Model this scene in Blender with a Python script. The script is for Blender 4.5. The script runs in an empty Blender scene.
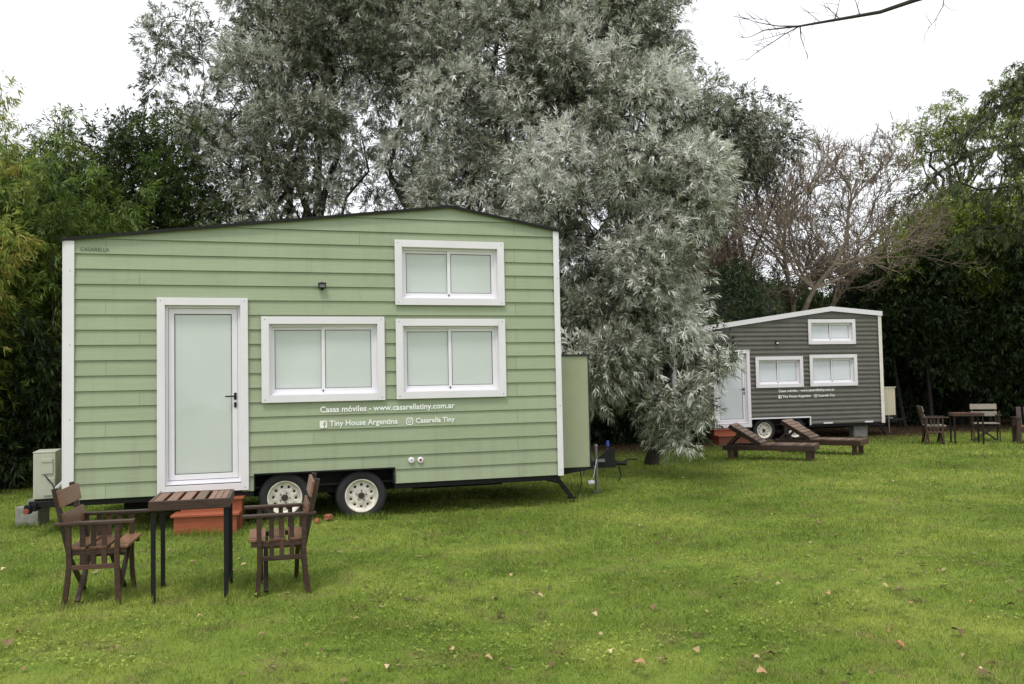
import bpy, bmesh, math, random
import numpy as np
from mathutils import Vector, Matrix
PI = math.pi
random.seed(7)
scene = bpy.context.scene
COL = scene.collection

# ------------------------------------------------------------------ camera
F, HCAM, ROLL = 880.0, 1.6, 0.02
PITCH = math.atan(40 / F)
cam_d = bpy.data.cameras.new("camera"); cam_d.sensor_width = 36; cam_d.lens = F * 36 / 1024
cam_d.clip_end = 2000; cam_d.clip_start = 0.05
cam = bpy.data.objects.new("camera", cam_d); COL.objects.link(cam); scene.camera = cam
cam.matrix_world = Matrix.Translation((0, 0, HCAM)) @ Matrix.Rotation(PI / 2 + PITCH, 4, 'X') @ Matrix.Rotation(-ROLL, 4, 'Z')


def at(px, py, Y):
    """a point of the place, Y metres in front of where the photographer stood"""
    x = px - 512; y = -(py - 342)
    c, s = math.cos(ROLL), math.sin(ROLL)
    x, y = x * c + y * s, -x * s + y * c
    fy = F * math.cos(PITCH) - y * math.sin(PITCH); fz = F * math.sin(PITCH) + y * math.cos(PITCH)
    return Vector((x / fy * Y, Y, HCAM + fz / fy * Y))


# ------------------------------------------------------------------ materials
MATS = {}


def ramp(nt, stops):
    r = nt.nodes.new('ShaderNodeValToRGB')
    el = r.color_ramp.elements
    while len(el) < len(stops): el.new(0.5)
    for e, (p, c) in zip(el, stops):
        e.position = p; e.color = (*c, 1)
    return r


def newmat(name):
    m = bpy.data.materials.new(name); m.use_nodes = True
    nt = m.node_tree; b = nt.nodes['Principled BSDF']; MATS[name] = m
    return m, nt, b


def lk(nt, a, b): nt.links.new(a, b)


def plain(name, col, rough=0.5, metal=0.0, var=0.12, scale=6.0, bump=0.0, bscale=60, spec=0.5, coat=0.0):
    m, nt, b = newmat(name)
    tc = nt.nodes.new('ShaderNodeTexCoord')
    n = nt.nodes.new('ShaderNodeTexNoise'); n.inputs['Scale'].default_value = scale; n.inputs['Detail'].default_value = 5
    lk(nt, tc.outputs['Object'], n.inputs['Vector'])
    r = ramp(nt, [(0.3, tuple(c * (1 - var) for c in col)), (0.7, tuple(min(1, c * (1 + var)) for c in col))])
    lk(nt, n.outputs['Fac'], r.inputs['Fac']); lk(nt, r.outputs['Color'], b.inputs['Base Color'])
    b.inputs['Roughness'].default_value = rough; b.inputs['Metallic'].default_value = metal
    b.inputs['Specular IOR Level'].default_value = spec; b.inputs['Coat Weight'].default_value = coat
    if bump:
        n2 = nt.nodes.new('ShaderNodeTexNoise'); n2.inputs['Scale'].default_value = bscale; n2.inputs['Detail'].default_value = 4
        lk(nt, tc.outputs['Object'], n2.inputs['Vector'])
        bp = nt.nodes.new('ShaderNodeBump'); bp.inputs['Strength'].default_value = bump; bp.inputs['Distance'].default_value = 0.01
        lk(nt, n2.outputs['Fac'], bp.inputs['Height']); lk(nt, bp.outputs['Normal'], b.inputs['Normal'])
    return m


def board(name, c0, c1, rough=0.55, grain=(3, 60, 60), bump=0.25, tone=0.1, dist=0.004, dirt=0):
    """painted or stained boards: grain stretched along local X, each board its own tone"""
    m, nt, b = newmat(name)
    tc = nt.nodes.new('ShaderNodeTexCoord'); mp = nt.nodes.new('ShaderNodeMapping'); mp.inputs['Scale'].default_value = grain
    lk(nt, tc.outputs['Object'], mp.inputs['Vector'])
    n = nt.nodes.new('ShaderNodeTexNoise'); n.inputs['Scale'].default_value = 1; n.inputs['Detail'].default_value = 6; n.inputs['Roughness'].default_value = 0.65
    lk(nt, mp.outputs[0], n.inputs['Vector'])
    n3 = nt.nodes.new('ShaderNodeTexNoise'); n3.inputs['Scale'].default_value = 1.3; n3.inputs['Detail'].default_value = 4
    lk(nt, tc.outputs['Object'], n3.inputs['Vector'])
    ad = nt.nodes.new('ShaderNodeMath'); ad.operation = 'ADD'; lk(nt, n.outputs['Fac'], ad.inputs[0])
    at_ = nt.nodes.new('ShaderNodeAttribute'); at_.attribute_name = 'tone'
    mu = nt.nodes.new('ShaderNodeMath'); mu.operation = 'MULTIPLY_ADD'; mu.inputs[1].default_value = tone * 4; mu.inputs[2].default_value = -tone * 2
    lk(nt, at_.outputs['Fac'], mu.inputs[0]); lk(nt, mu.outputs[0], ad.inputs[1])
    ad2 = nt.nodes.new('ShaderNodeMath'); ad2.operation = 'MULTIPLY_ADD'; ad2.inputs[1].default_value = 0.5
    lk(nt, n3.outputs['Fac'], ad2.inputs[0]); lk(nt, ad.outputs[0], ad2.inputs[2])
    r = ramp(nt, [(0.5, c0), (1.0, c1)])
    lk(nt, ad2.outputs[0], r.inputs['Fac']); lk(nt, r.outputs['Color'], b.inputs['Base Color'])
    if dirt:
        sx = nt.nodes.new('ShaderNodeSeparateXYZ'); lk(nt, tc.outputs['Object'], sx.inputs[0])
        mq = nt.nodes.new('ShaderNodeMapping'); mq.inputs['Scale'].default_value = (9, 9, .8); lk(nt, tc.outputs['Object'], mq.inputs[0])
        nq = nt.nodes.new('ShaderNodeTexNoise'); nq.inputs['Scale'].default_value = 1; nq.inputs['Detail'].default_value = 5; nq.inputs['Roughness'].default_value = .7; lk(nt, mq.outputs[0], nq.inputs['Vector'])
        zz = nt.nodes.new('ShaderNodeMapRange'); zz.inputs[1].default_value = .4; zz.inputs[2].default_value = 1.1; zz.inputs[3].default_value = .14; zz.inputs[4].default_value = 0; lk(nt, sx.outputs[2], zz.inputs[0])
        aa = nt.nodes.new('ShaderNodeMath'); aa.operation = 'ADD'; lk(nt, nq.outputs['Fac'], aa.inputs[0]); lk(nt, zz.outputs[0], aa.inputs[1])
        dr_ = ramp(nt, [(.52, (0, 0, 0)), (.85, (dirt, dirt, dirt))]); lk(nt, aa.outputs[0], dr_.inputs['Fac'])
        mz = nt.nodes.new('ShaderNodeMix'); mz.data_type = 'RGBA'; lk(nt, dr_.outputs[0], mz.inputs[0]); lk(nt, r.outputs['Color'], mz.inputs[6]); mz.inputs[7].default_value = (.17, .17, .11, 1); lk(nt, mz.outputs[2], b.inputs['Base Color'])
    b.inputs['Roughness'].default_value = rough
    bp = nt.nodes.new('ShaderNodeBump'); bp.inputs['Strength'].default_value = bump; bp.inputs['Distance'].default_value = dist
    lk(nt, n.outputs['Fac'], bp.inputs['Height']); lk(nt, bp.outputs['Normal'], b.inputs['Normal'])
    return m


def leafmat(name, stops, trans=0.3, rough=0.5, spec=0.4):
    m, nt, b = newmat(name)
    a = nt.nodes.new('ShaderNodeAttribute'); a.attribute_name = 'tone'
    r = ramp(nt, stops); lk(nt, a.outputs['Fac'], r.inputs['Fac'])
    lk(nt, r.outputs['Color'], b.inputs['Base Color']); b.inputs['Roughness'].default_value = rough
    b.inputs['Specular IOR Level'].default_value = spec
    t = nt.nodes.new('ShaderNodeBsdfTranslucent'); lk(nt, r.outputs['Color'], t.inputs['Color'])
    mx = nt.nodes.new('ShaderNodeMixShader'); mx.inputs[0].default_value = trans
    lk(nt, b.outputs[0], mx.inputs[1]); lk(nt, t.outputs[0], mx.inputs[2])
    lk(nt, mx.outputs[0], nt.nodes['Material Output'].inputs['Surface'])
    return m


green = board('green_clapboard', (0.275, 0.325, 0.2), (0.34, 0.395, 0.255), rough=0.6, grain=(2.2, 60, 90), bump=0.35, tone=0.07, dirt=.3)
plain('green_panel', (0.325, 0.36, 0.225), 0.45, var=0.04)
plain('grey_steel', (0.125, 0.118, 0.104), 0.42, var=0.10, scale=3)
plain('white_trim', (0.76, 0.73, 0.76), 0.4, var=0.035, scale=3)
plain('white_pvc', (0.80, 0.78, 0.82), 0.3, var=0.03)
plain('cream_trim', (0.74, 0.70, 0.62), 0.5, var=0.08)
plain('black_metal', (0.010, 0.010, 0.010), 0.6, spec=.25)
plain('roof_sheet', (0.016, 0.017, 0.018), 0.5, var=0.2)
plain('rubber', (0.016, 0.016, 0.017), 0.75, bump=0.3)
plain('rim_paint', (0.66, 0.62, 0.54), 0.5, var=0.22, scale=14)
plain('hub_metal', (0.06, 0.05, 0.04), 0.5, metal=0.6)
plain('zinc', (0.2, 0.2, 0.2), 0.55, metal=0.5)
plain('screw_metal', (0.22, 0.22, 0.22), 0.5, metal=0.3)
plain('letter_vinyl', (0.85, 0.86, 0.83), 0.45, var=0.03)
plain('marker_ink', (0.05, 0.06, 0.04), 0.7)
plain('aircon_case', (0.47, 0.47, 0.38), 0.5, var=0.06)
plain('aircon_pipe', (0.50, 0.52, 0.50), 0.7)
plain('concrete', (0.26, 0.255, 0.225), 0.9, var=0.25, scale=15, bump=0.6)
plain('brick_clay', (0.33, 0.12, 0.06), 0.9, var=0.25, scale=25, bump=0.6)
plain('beige_steel', (0.56, 0.5, 0.38), 0.5, var=0.06)
plain('blue_plastic', (0.02, 0.05, 0.3), 0.4)
plain('red_rust', (0.28, 0.06, 0.03), 0.8)
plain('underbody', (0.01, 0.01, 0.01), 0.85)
board('dark_wood', (0.02, 0.010, 0.007), (0.095, 0.046, 0.032), 0.4, (8, 90, 90), 0.3, tone=0.12)
board('table_wood', (0.085, 0.03, 0.017), (0.26, 0.115, 0.07), 0.32, (70, 5, 90), 0.3, tone=0.16)
board('back_wood', (0.085, 0.034, 0.017), (0.29, 0.135, 0.07), 0.4, (90, 6, 90), 0.25, tone=0.10)
board('orange_wood', (0.14, 0.04, 0.017), (0.34, 0.085, 0.032), 0.6, (5, 60, 60), 0.45, tone=0.16)
board('lounger_wood', (0.075, 0.045, 0.03), (0.27, 0.18, 0.13), 0.6, (90, 6, 90), 0.3, tone=0.14)
board('grey_wood', (0.17, 0.15, 0.12), (0.36, 0.31, 0.25), 0.75, (90, 6, 90), 0.3, tone=0.10)


def glassmat(name, k):
    m, nt, b = newmat(name)
    tc = nt.nodes.new('ShaderNodeTexCoord'); n = nt.nodes.new('ShaderNodeTexNoise'); n.inputs['Scale'].default_value = 1.1; n.inputs['Detail'].default_value = 2
    lk(nt, tc.outputs['Object'], n.inputs['Vector'])
    r = ramp(nt, [(0.3, (0.52 * k[0], 0.57 * k[1], 0.53 * k[2])), (0.7, (0.60 * k[0], 0.64 * k[1], 0.605 * k[2]))])
    lk(nt, n.outputs['Fac'], r.inputs['Fac']); lk(nt, r.outputs['Color'], b.inputs['Base Color'])
    b.inputs['Roughness'].default_value = 0.6; b.inputs['Specular IOR Level'].default_value = 0.2
    b.inputs['Coat Weight'].default_value = 0.8; b.inputs['Coat Roughness'].default_value = 0.02
    n2 = nt.nodes.new('ShaderNodeTexNoise'); n2.inputs['Scale'].default_value = 2.0
    lk(nt, tc.outputs['Object'], n2.inputs['Vector'])
    bp = nt.nodes.new('ShaderNodeBump'); bp.inputs['Strength'].default_value = 0.15; bp.inputs['Distance'].default_value = 0.02
    lk(nt, n2.outputs['Fac'], bp.inputs['Height']); lk(nt, bp.outputs['Normal'], b.inputs['Coat Normal'])


glassmat('blind_glass', (1, 1, 1)); glassmat('pale_blind_glass', (1.15, 1.12, 1.25))
leafmat('silver_leaf', [(0.0, (0.06, 0.07, 0.034)), (0.3, (0.205, 0.22, 0.14)), (0.6, (0.51, 0.53, 0.44)), (1, (0.90, 0.90, 0.85))], 0.2, 0.45)
leafmat('grey_leaf', [(0.0, (0.05, 0.065, 0.03)), (0.6, (0.19, 0.21, 0.13)), (1, (0.42, 0.44, 0.33))], 0.25)
leafmat('dark_leaf', [(0.0, (0.014, 0.026, 0.009)), (0.6, (0.045, 0.075, 0.022)), (1, (0.12, 0.18, 0.045))], 0.25)
leafmat('mid_leaf', [(0.0, (0.03, 0.05, 0.012)), (0.6, (0.08, 0.13, 0.028)), (1, (0.19, 0.27, 0.05))], 0.35)
leafmat('lime_leaf', [(0.0, (0.09, 0.13, 0.02)), (0.5, (0.2, 0.275, 0.045)), (0.96, (0.36, 0.43, 0.09)), (1, (0.42, 0.32, 0.08))], 0.42)
leafmat('needle_leaf', [(0.0, (0.025, 0.035, 0.014)), (0.6, (0.075, 0.1, 0.035)), (1, (0.2, 0.25, 0.07))], 0.25)
plain('bark', (0.038, 0.032, 0.025), 0.9, var=0.4, scale=8, bump=0.7, bscale=25)
plain('pale_bark', (0.21, 0.167, 0.122), 0.9, var=0.3, scale=8, bump=0.5, bscale=25)
plain('dark_bark', (0.018, 0.016, 0.013), 0.95)
plain('culm', (0.035, 0.045, 0.018), 0.6, var=0.25)


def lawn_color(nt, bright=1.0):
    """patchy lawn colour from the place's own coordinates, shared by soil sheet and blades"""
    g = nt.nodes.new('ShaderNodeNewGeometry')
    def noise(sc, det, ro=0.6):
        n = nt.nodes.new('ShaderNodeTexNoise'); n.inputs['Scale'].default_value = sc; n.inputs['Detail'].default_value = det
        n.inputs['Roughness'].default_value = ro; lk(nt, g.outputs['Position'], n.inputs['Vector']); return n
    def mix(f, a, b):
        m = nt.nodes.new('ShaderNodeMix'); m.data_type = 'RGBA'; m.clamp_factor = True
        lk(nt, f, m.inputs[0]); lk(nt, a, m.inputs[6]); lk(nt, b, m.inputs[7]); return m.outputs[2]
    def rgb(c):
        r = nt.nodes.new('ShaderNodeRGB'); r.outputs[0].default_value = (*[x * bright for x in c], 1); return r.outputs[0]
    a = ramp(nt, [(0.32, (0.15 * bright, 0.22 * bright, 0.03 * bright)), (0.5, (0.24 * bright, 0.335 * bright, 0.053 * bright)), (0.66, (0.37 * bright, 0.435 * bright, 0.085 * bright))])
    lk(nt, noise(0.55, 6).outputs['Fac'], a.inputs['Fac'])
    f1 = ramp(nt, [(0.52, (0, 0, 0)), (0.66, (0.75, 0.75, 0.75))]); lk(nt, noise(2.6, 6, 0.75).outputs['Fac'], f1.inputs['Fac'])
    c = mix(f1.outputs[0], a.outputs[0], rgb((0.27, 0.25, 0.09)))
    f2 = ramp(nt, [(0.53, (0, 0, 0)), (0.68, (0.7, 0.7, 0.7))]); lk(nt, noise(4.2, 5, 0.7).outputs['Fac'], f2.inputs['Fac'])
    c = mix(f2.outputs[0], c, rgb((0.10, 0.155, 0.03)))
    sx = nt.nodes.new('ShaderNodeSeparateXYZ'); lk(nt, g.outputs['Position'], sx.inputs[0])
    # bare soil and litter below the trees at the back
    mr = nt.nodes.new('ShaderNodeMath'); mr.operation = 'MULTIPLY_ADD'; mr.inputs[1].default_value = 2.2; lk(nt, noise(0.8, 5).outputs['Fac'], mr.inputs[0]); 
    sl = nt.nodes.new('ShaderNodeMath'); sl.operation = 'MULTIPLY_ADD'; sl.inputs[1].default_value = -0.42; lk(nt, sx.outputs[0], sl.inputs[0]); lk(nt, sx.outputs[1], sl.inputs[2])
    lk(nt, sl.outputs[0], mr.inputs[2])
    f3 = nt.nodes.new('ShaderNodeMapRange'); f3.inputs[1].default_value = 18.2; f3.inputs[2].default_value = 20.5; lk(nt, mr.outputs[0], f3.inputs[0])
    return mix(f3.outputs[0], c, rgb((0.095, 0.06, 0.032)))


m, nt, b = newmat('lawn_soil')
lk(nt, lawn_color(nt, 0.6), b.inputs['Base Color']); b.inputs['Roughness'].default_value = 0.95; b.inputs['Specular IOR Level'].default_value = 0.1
tc = nt.nodes.new('ShaderNodeNewGeometry'); n = nt.nodes.new('ShaderNodeTexNoise'); n.inputs['Scale'].default_value = 30; n.inputs['Detail'].default_value = 5
lk(nt, tc.outputs['Position'], n.inputs['Vector']); bp = nt.nodes.new('ShaderNodeBump'); bp.inputs['Strength'].default_value = 0.8; bp.inputs['Distance'].default_value = 0.03
lk(nt, n.outputs['Fac'], bp.inputs['Height']); lk(nt, bp.outputs['Normal'], b.inputs['Normal'])
m, nt, b = newmat('grass_blade')
c = lawn_color(nt, 1.0)
a = nt.nodes.new('ShaderNodeAttribute'); a.attribute_name = 'tone'
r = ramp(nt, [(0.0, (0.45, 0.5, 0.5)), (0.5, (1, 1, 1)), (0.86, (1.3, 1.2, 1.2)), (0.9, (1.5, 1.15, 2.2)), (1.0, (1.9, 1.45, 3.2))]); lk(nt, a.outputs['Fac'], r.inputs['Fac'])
mm = nt.nodes.new('ShaderNodeMix'); mm.data_type = 'RGBA'; mm.blend_type = 'MULTIPLY'; mm.inputs[0].default_value = 1
lk(nt, c, mm.inputs[6]); lk(nt, r.outputs[0], mm.inputs[7]); lk(nt, mm.outputs[2], b.inputs['Base Color'])
b.inputs['Roughness'].default_value = 0.6; b.inputs['Specular IOR Level'].default_value = 0.25
t = nt.nodes.new('ShaderNodeBsdfTranslucent'); lk(nt, mm.outputs[2], t.inputs['Color'])
mx = nt.nodes.new('ShaderNodeMixShader'); mx.inputs[0].default_value = 0.3
lk(nt, b.outputs[0], mx.inputs[1]); lk(nt, t.outputs[0], mx.inputs[2]); lk(nt, mx.outputs[0], nt.nodes['Material Output'].inputs['Surface'])
m, nt, b = newmat('dry_leaf')
oi = nt.nodes.new('ShaderNodeObjectInfo'); r = ramp(nt, [(0, (0.11, 0.065, 0.025)), (0.35, (0.28, 0.18, 0.075)), (0.75, (0.6, 0.47, 0.28)), (1, (0.33, 0.17, 0.06))])
lk(nt, oi.outputs['Random'], r.inputs['Fac']); lk(nt, r.outputs[0], b.inputs['Base Color']); b.inputs['Roughness'].default_value = 0.7


leafmat('litter', [(0, (0.06, 0.038, 0.015)), (.7, (0.16, 0.11, 0.045)), (1, (0.36, 0.28, 0.14))], .1, .7)


# ------------------------------------------------------------------ object helpers
def thing(name, label, cat, loc=(0, 0, 0), rot=0.0, group=None):
    o = bpy.data.objects.new(name, None); COL.objects.link(o); o.location = loc; o.rotation_euler = (0, 0, rot)
    o.empty_display_size = 0.2
    tag(o, label, cat, group); return o


def tag(o, label, cat, group=None):
    o['label'] = label; o['category'] = cat
    if group: o['group'] = group
    return o


def dup(root, loc, rot, label, group=None):
    c = root.copy(); COL.objects.link(c); c.location = loc; c.rotation_euler = (0, 0, rot); c['label'] = label
    if group: c['group'] = group
    def rec(a, b):
        for ch in list(a.children):
            d = ch.copy(); COL.objects.link(d); d.parent = b; rec(ch, d)
    rec(root, c); return c


class MB:
    """collects solids into one mesh"""
    def __init__(s): s.v = []; s.f = []; s.t = []
    def add(s, vs, fs, tone=None):
        k = len(s.v); s.v += [tuple(v) for v in vs]; s.f += [[i + k for i in f] for f in fs]
        tone = random.random() if tone is None else tone
        s.t += [tone] * len(fs); return s
    def box(s, x0, x1, y0, y1, z0, z1, M=None, tone=None):
        vs = [Vector((x, y, z)) for x in (x0, x1) for y in (y0, y1) for z in (z0, z1)]
        if M: vs = [M @ v for v in vs]
        return s.add(vs, [(0, 1, 3, 2), (4, 6, 7, 5), (0, 4, 5, 1), (2, 3, 7, 6), (0, 2, 6, 4), (1, 5, 7, 3)], tone)
    def beam(s, a, b, w, h, up=(0, 0, 1), tone=None):
        """a bar from a to b: w across, h along up"""
        a = Vector(a); b = Vector(b); d = (b - a); L = d.length; d.normalize(); u = Vector(up)
        sd = d.cross(u); sd.normalize(); u = sd.cross(d)
        M = Matrix((( d.x, sd.x, u.x, a.x), (d.y, sd.y, u.y, a.y), (d.z, sd.z, u.z, a.z), (0, 0, 0, 1)))
        return s.box(0, L, -w / 2, w / 2, -h / 2, h / 2, M, tone)
    def tube(s, pts, rad, n=8, cap=True, tone=None):
        pts = [Vector(p) for p in pts]; rad = rad if hasattr(rad, '__len__') else [rad] * len(pts)
        vs = []; fs = []
        for i, p in enumerate(pts):
            d = (pts[min(i + 1, len(pts) - 1)] - pts[max(i - 1, 0)]).normalized()
            a = d.cross(Vector((0.3, 0.9, 0.1)) if abs(d.z) > 0.8 else Vector((0, 0, 1))).normalized(); b = d.cross(a)
            for k in range(n):
                t = 2 * PI * k / n; vs.append(p + (a * math.cos(t) + b * math.sin(t)) * rad[i])
        for i in range(len(pts) - 1):
            for k in range(n):
                k2 = (k + 1) % n; fs.append((i * n + k, i * n + k2, (i + 1) * n + k2, (i + 1) * n + k))
        if cap: fs += [tuple(range(n))[::-1], tuple(range((len(pts) - 1) * n, len(pts) * n))]
        return s.add(vs, fs, tone)
    def lathe(s, prof, n=40, c=(0, 0, 0)):
        """profile of (radius, y) turned about the Y axis through c"""
        vs = []; fs = []
        for r_, y in prof:
            for k in range(n):
                t = 2 * PI * k / n; vs.append((c[0] + r_ * math.cos(t), c[1] + y, c[2] + r_ * math.sin(t)))
        for i in range(len(prof) - 1):
            for k in range(n):
                k2 = (k + 1) % n; fs.append((i * n + k, i * n + k2, (i + 1) * n + k2, (i + 1) * n + k))
        return s.add(vs, fs)
    def build(s, name, mat, parent=None, bevel=0.0, smooth=False, loc=None):
        me = bpy.data.meshes.new(name); me.from_pydata(s.v, [], s.f); me.update()
        bm = bmesh.new(); bm.from_mesh(me); 
        if smooth != 'raw': bmesh.ops.recalc_face_normals(bm, faces=bm.faces)
        bm.to_mesh(me); bm.free()
        at_ = me.attributes.new('tone', 'FLOAT', 'FACE'); at_.data.foreach_set('value', s.t)
        me.materials.append(MATS[mat]); o = bpy.data.objects.new(name, me); COL.objects.link(o)
        if parent: o.parent = parent
        if loc: o.location = loc
        if smooth is True:
            for p in me.polygons: p.use_smooth = True
        if bevel:
            bv = o.modifiers.new('bevel', 'BEVEL'); bv.width = bevel; bv.segments = 2; bv.limit_method = 'ANGLE'
        return o


def arrmesh(name, V, Fc, tone, mat, parent=None):
    """big mesh from arrays: V (n,3), Fc (m,k) faces of equal size, tone per face"""
    me = bpy.data.meshes.new(name); k = Fc.shape[1]
    me.vertices.add(len(V)); me.vertices.foreach_set('co', np.ascontiguousarray(V, dtype=np.float32).ravel())
    me.loops.add(Fc.size); me.loops.foreach_set('vertex_index', np.ascontiguousarray(Fc, dtype=np.int32).ravel())
    me.polygons.add(len(Fc)); me.polygons.foreach_set('loop_start', np.arange(0, Fc.size, k, dtype=np.int32))
    me.update(calc_edges=True)
    a = me.attributes.new('tone', 'FLOAT', 'FACE'); a.data.foreach_set('value', np.ascontiguousarray(tone, dtype=np.float32))
    me.materials.append(MATS[mat]); o = bpy.data.objects.new(name, me); COL.objects.link(o)
    if parent: o.parent = parent
    return o


# ------------------------------------------------------------------ lettering
def text_mesh(txt, x0, x1, z, y, bold=0.0, height=None, slant=0.0):
    cu = bpy.data.curves.new('t', 'FONT'); cu.body = txt; cu.size = 1.0; cu.offset = bold; cu.resolution_u = 3
    o = bpy.data.objects.new('t', cu); COL.objects.link(o)
    dg = bpy.context.evaluated_depsgraph_get(); me = bpy.data.meshes.new_from_object(o.evaluated_get(dg))
    bpy.data.objects.remove(o)
    xs = [v.co.x for v in me.vertices]; a, b_ = min(xs), max(xs); sc = (x1 - x0) / (b_ - a); sy = height or sc
    vs = [(x0 + (v.co.x - a) * sc, y, z + v.co.y * sy + slant * (v.co.x - a) * sc) for v in me.vertices]
    fs = [list(p.vertices) for p in me.polygons]
    return vs, fs


def rounded_rect(cx, cz, w, h, r, y, n=5):
    pts = []
    for (sx, sz, a0) in ((1, 1, 0), (-1, 1, PI / 2), (-1, -1, PI), (1, -1, 1.5 * PI)):
        for k in range(n + 1):
            t = a0 + PI / 2 * k / n
            pts.append((cx + sx * (w / 2 - r) + r * math.cos(t), y, cz + sz * (h / 2 - r) + r * math.sin(t)))
    return pts


# ------------------------------------------------------------------ tiny houses
def clip(poly, a, b, c):
    """keep a*u+b*v<=c"""
    out = []
    for i in range(len(poly)):
        p, q = poly[i], poly[(i + 1) % len(poly)]
        dp, dq = a * p[0] + b * p[1] - c, a * q[0] + b * q[1] - c
        if dp <= 0: out.append(p)
        if (dp < 0 < dq) or (dq < 0 < dp):
            t = dp / (dp - dq); out.append((p[0] + (q[0] - p[0]) * t, p[1] + (q[1] - p[1]) * t))
    return out


def cladding(mb, u0, u1, vb, roof, opens, style, place, joints=()):
    """place(u, v, off) -> point. opens: (u0,u1,v0,v1)"""
    vtop = max(r[1] for r in roof); planes = []
    for (a, b_) in zip(roof[:-1], roof[1:]):
        k = (b_[1] - a[1]) / (b_[0] - a[0]); planes.append((-k, 1.0, a[1] - k * a[0]))
    strips = []
    if style == 'lap':
        P = 0.17; n = int((vtop - vb) / P) + 1
        for i in range(n): strips.append((i, vb + i * P, vb + (i + 1) * P, 0.0215, 0.003, True))
    else:
        P = 0.112; n = int((vtop - vb) / P) + 1
        prof = [(0, .0), (.14, .016), (.42, .02), (.56, .004), (.74, .0), (1, .0)]
        for i in range(n):
            for (a, oa), (c, oc) in zip(prof[:-1], prof[1:]): strips.append((i, vb + (i + a) * P, vb + (i + c) * P, oa, oc, False))
    for (row, lo, hi, olo, ohi, lip) in strips:
        cuts = sorted({lo, hi, *[x for o in opens for x in (o[2], o[3]) if lo < x < hi]})
        gaps0 = []
        if lip and joints:
            js = joints[row % len(joints)]; gaps0 = [(j, j + 0.0022) for j in js]
        for a, b_ in zip(cuts[:-1], cuts[1:]):
            mid = (a + b_) / 2
            ex = sorted([(o[0], o[1]) for o in opens if o[2] < mid < o[3]] + gaps0)
            segs = []; x = u0
            for e in ex:
                if e[0] > x: segs.append((x, e[0]))
                x = max(x, e[1])
            if x < u1: segs.append((x, u1))
            for (s0, s1) in segs:
                tn = random.Random(row * 131 + sum(1 for g in gaps0 if g[0] < s0) * 17 + len(gaps0)).random()
                # split at the ridge so that each piece stays convex under one slope
                for (ra, rb), pl in zip(zip(roof[:-1], roof[1:]), planes):
                    a0, a1 = max(s0, ra[0]), min(s1, rb[0])
                    if a1 - a0 < 1e-4: continue
                    poly = clip([(a0, a), (a1, a), (a1, b_), (a0, b_)], *pl)
                    if len(poly) < 3: continue
                    f = lambda v: olo + (ohi - olo) * (v - lo) / (hi - lo)
                    mb.add([place(p[0], p[1], f(p[1])) for p in poly], [tuple(range(len(poly)))], tn)
                    if lip and a == lo:
                        base = [p for p in poly if abs(p[1] - lo) < 1e-6]
                        if len(base) == 2:
                            q0, q1 = sorted(p[0] for p in base)
                            mb.add([place(q0, lo, olo), place(q1, lo, olo), place(q1, lo + .002, 0.0), place(q0, lo + .002, 0.0)], [(0, 1, 2, 3)], tn)


def ring(mb, x0, x1, z0, z1, w, y0, y1, wb=None):
    wb = wb or w
    mb.box(x0, x0 + w, y0, y1, z0, z1, tone=.5); mb.box(x1 - w, x1, y0, y1, z0, z1, tone=.5)
    mb.box(x0 + w, x1 - w, y0, y1, z1 - w, z1, tone=.5); mb.box(x0 + w, x1 - w, y0, y1, z0, z0 + wb, tone=.5)


def window(parent, r, glass, tw=0.088):
    x0, x1, z0, z1 = r
    m = MB(); ring(m, x0, x1, z0, z1, tw, -0.05, -0.028)
    a0, a1, b0, b1 = x0 + tw - .012, x1 - tw + .012, z0 + tw - .012, z1 - tw + .012
    ring(m, a0, a1, b0, b1, 0.012, -0.024, 0.075)
    w = m.build('window', 'white_trim', parent, 0.003)
    a0 += .012; a1 -= .012; b0 += .012; b1 -= .012
    m = MB(); ring(m, a0, a1, b0, b1, .028, .018, .078)
    m.box(a0 + .028, a1 - .028, -.01, .0178, b0, b0 + .012)
    m.build('outer_frame', 'white_pvc', w, 0.002)
    a0 += .024; a1 -= .024; b0 += .024; b1 -= .024; c = (a0 + a1) / 2
    for (s0, s1, yy) in ((a0 + .001, c + .02, .056), (c - .025, a1 - .001, .034)):
        m = MB(); ring(m, s0, s1, b0, b1, .040, yy, yy + .02, .045); sh = m.build('sash', 'white_pvc', w, 0.002)
        m = MB(); ring(m, s0 + .0405, s1 - .0405, b0 + .0455, b1 - .0405, .005, yy + .002, yy + .012); m.build('gasket', 'black_metal', sh)
        m = MB(); m.box(s0 + .035, s1 - .035, yy + .008, yy + .014, b0 + .04, b1 - .035); m.build('pane', glass, sh)
    m = MB(); m.box(c - .019, c - .005, .012, .022, b0 + .005, b0 + .03); m.build('latch', 'black_metal', w)
    for sx in (x0 + .04, x1 - .04):
        for sz in (z0 + .035, z1 - .035): MB().lathe([(0.0001, -.0525), (.0065, -.0525), (.0065, -.0505)], 8, (sx, 0, sz)).build('screw', 'screw_metal', w)
    return w


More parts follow.
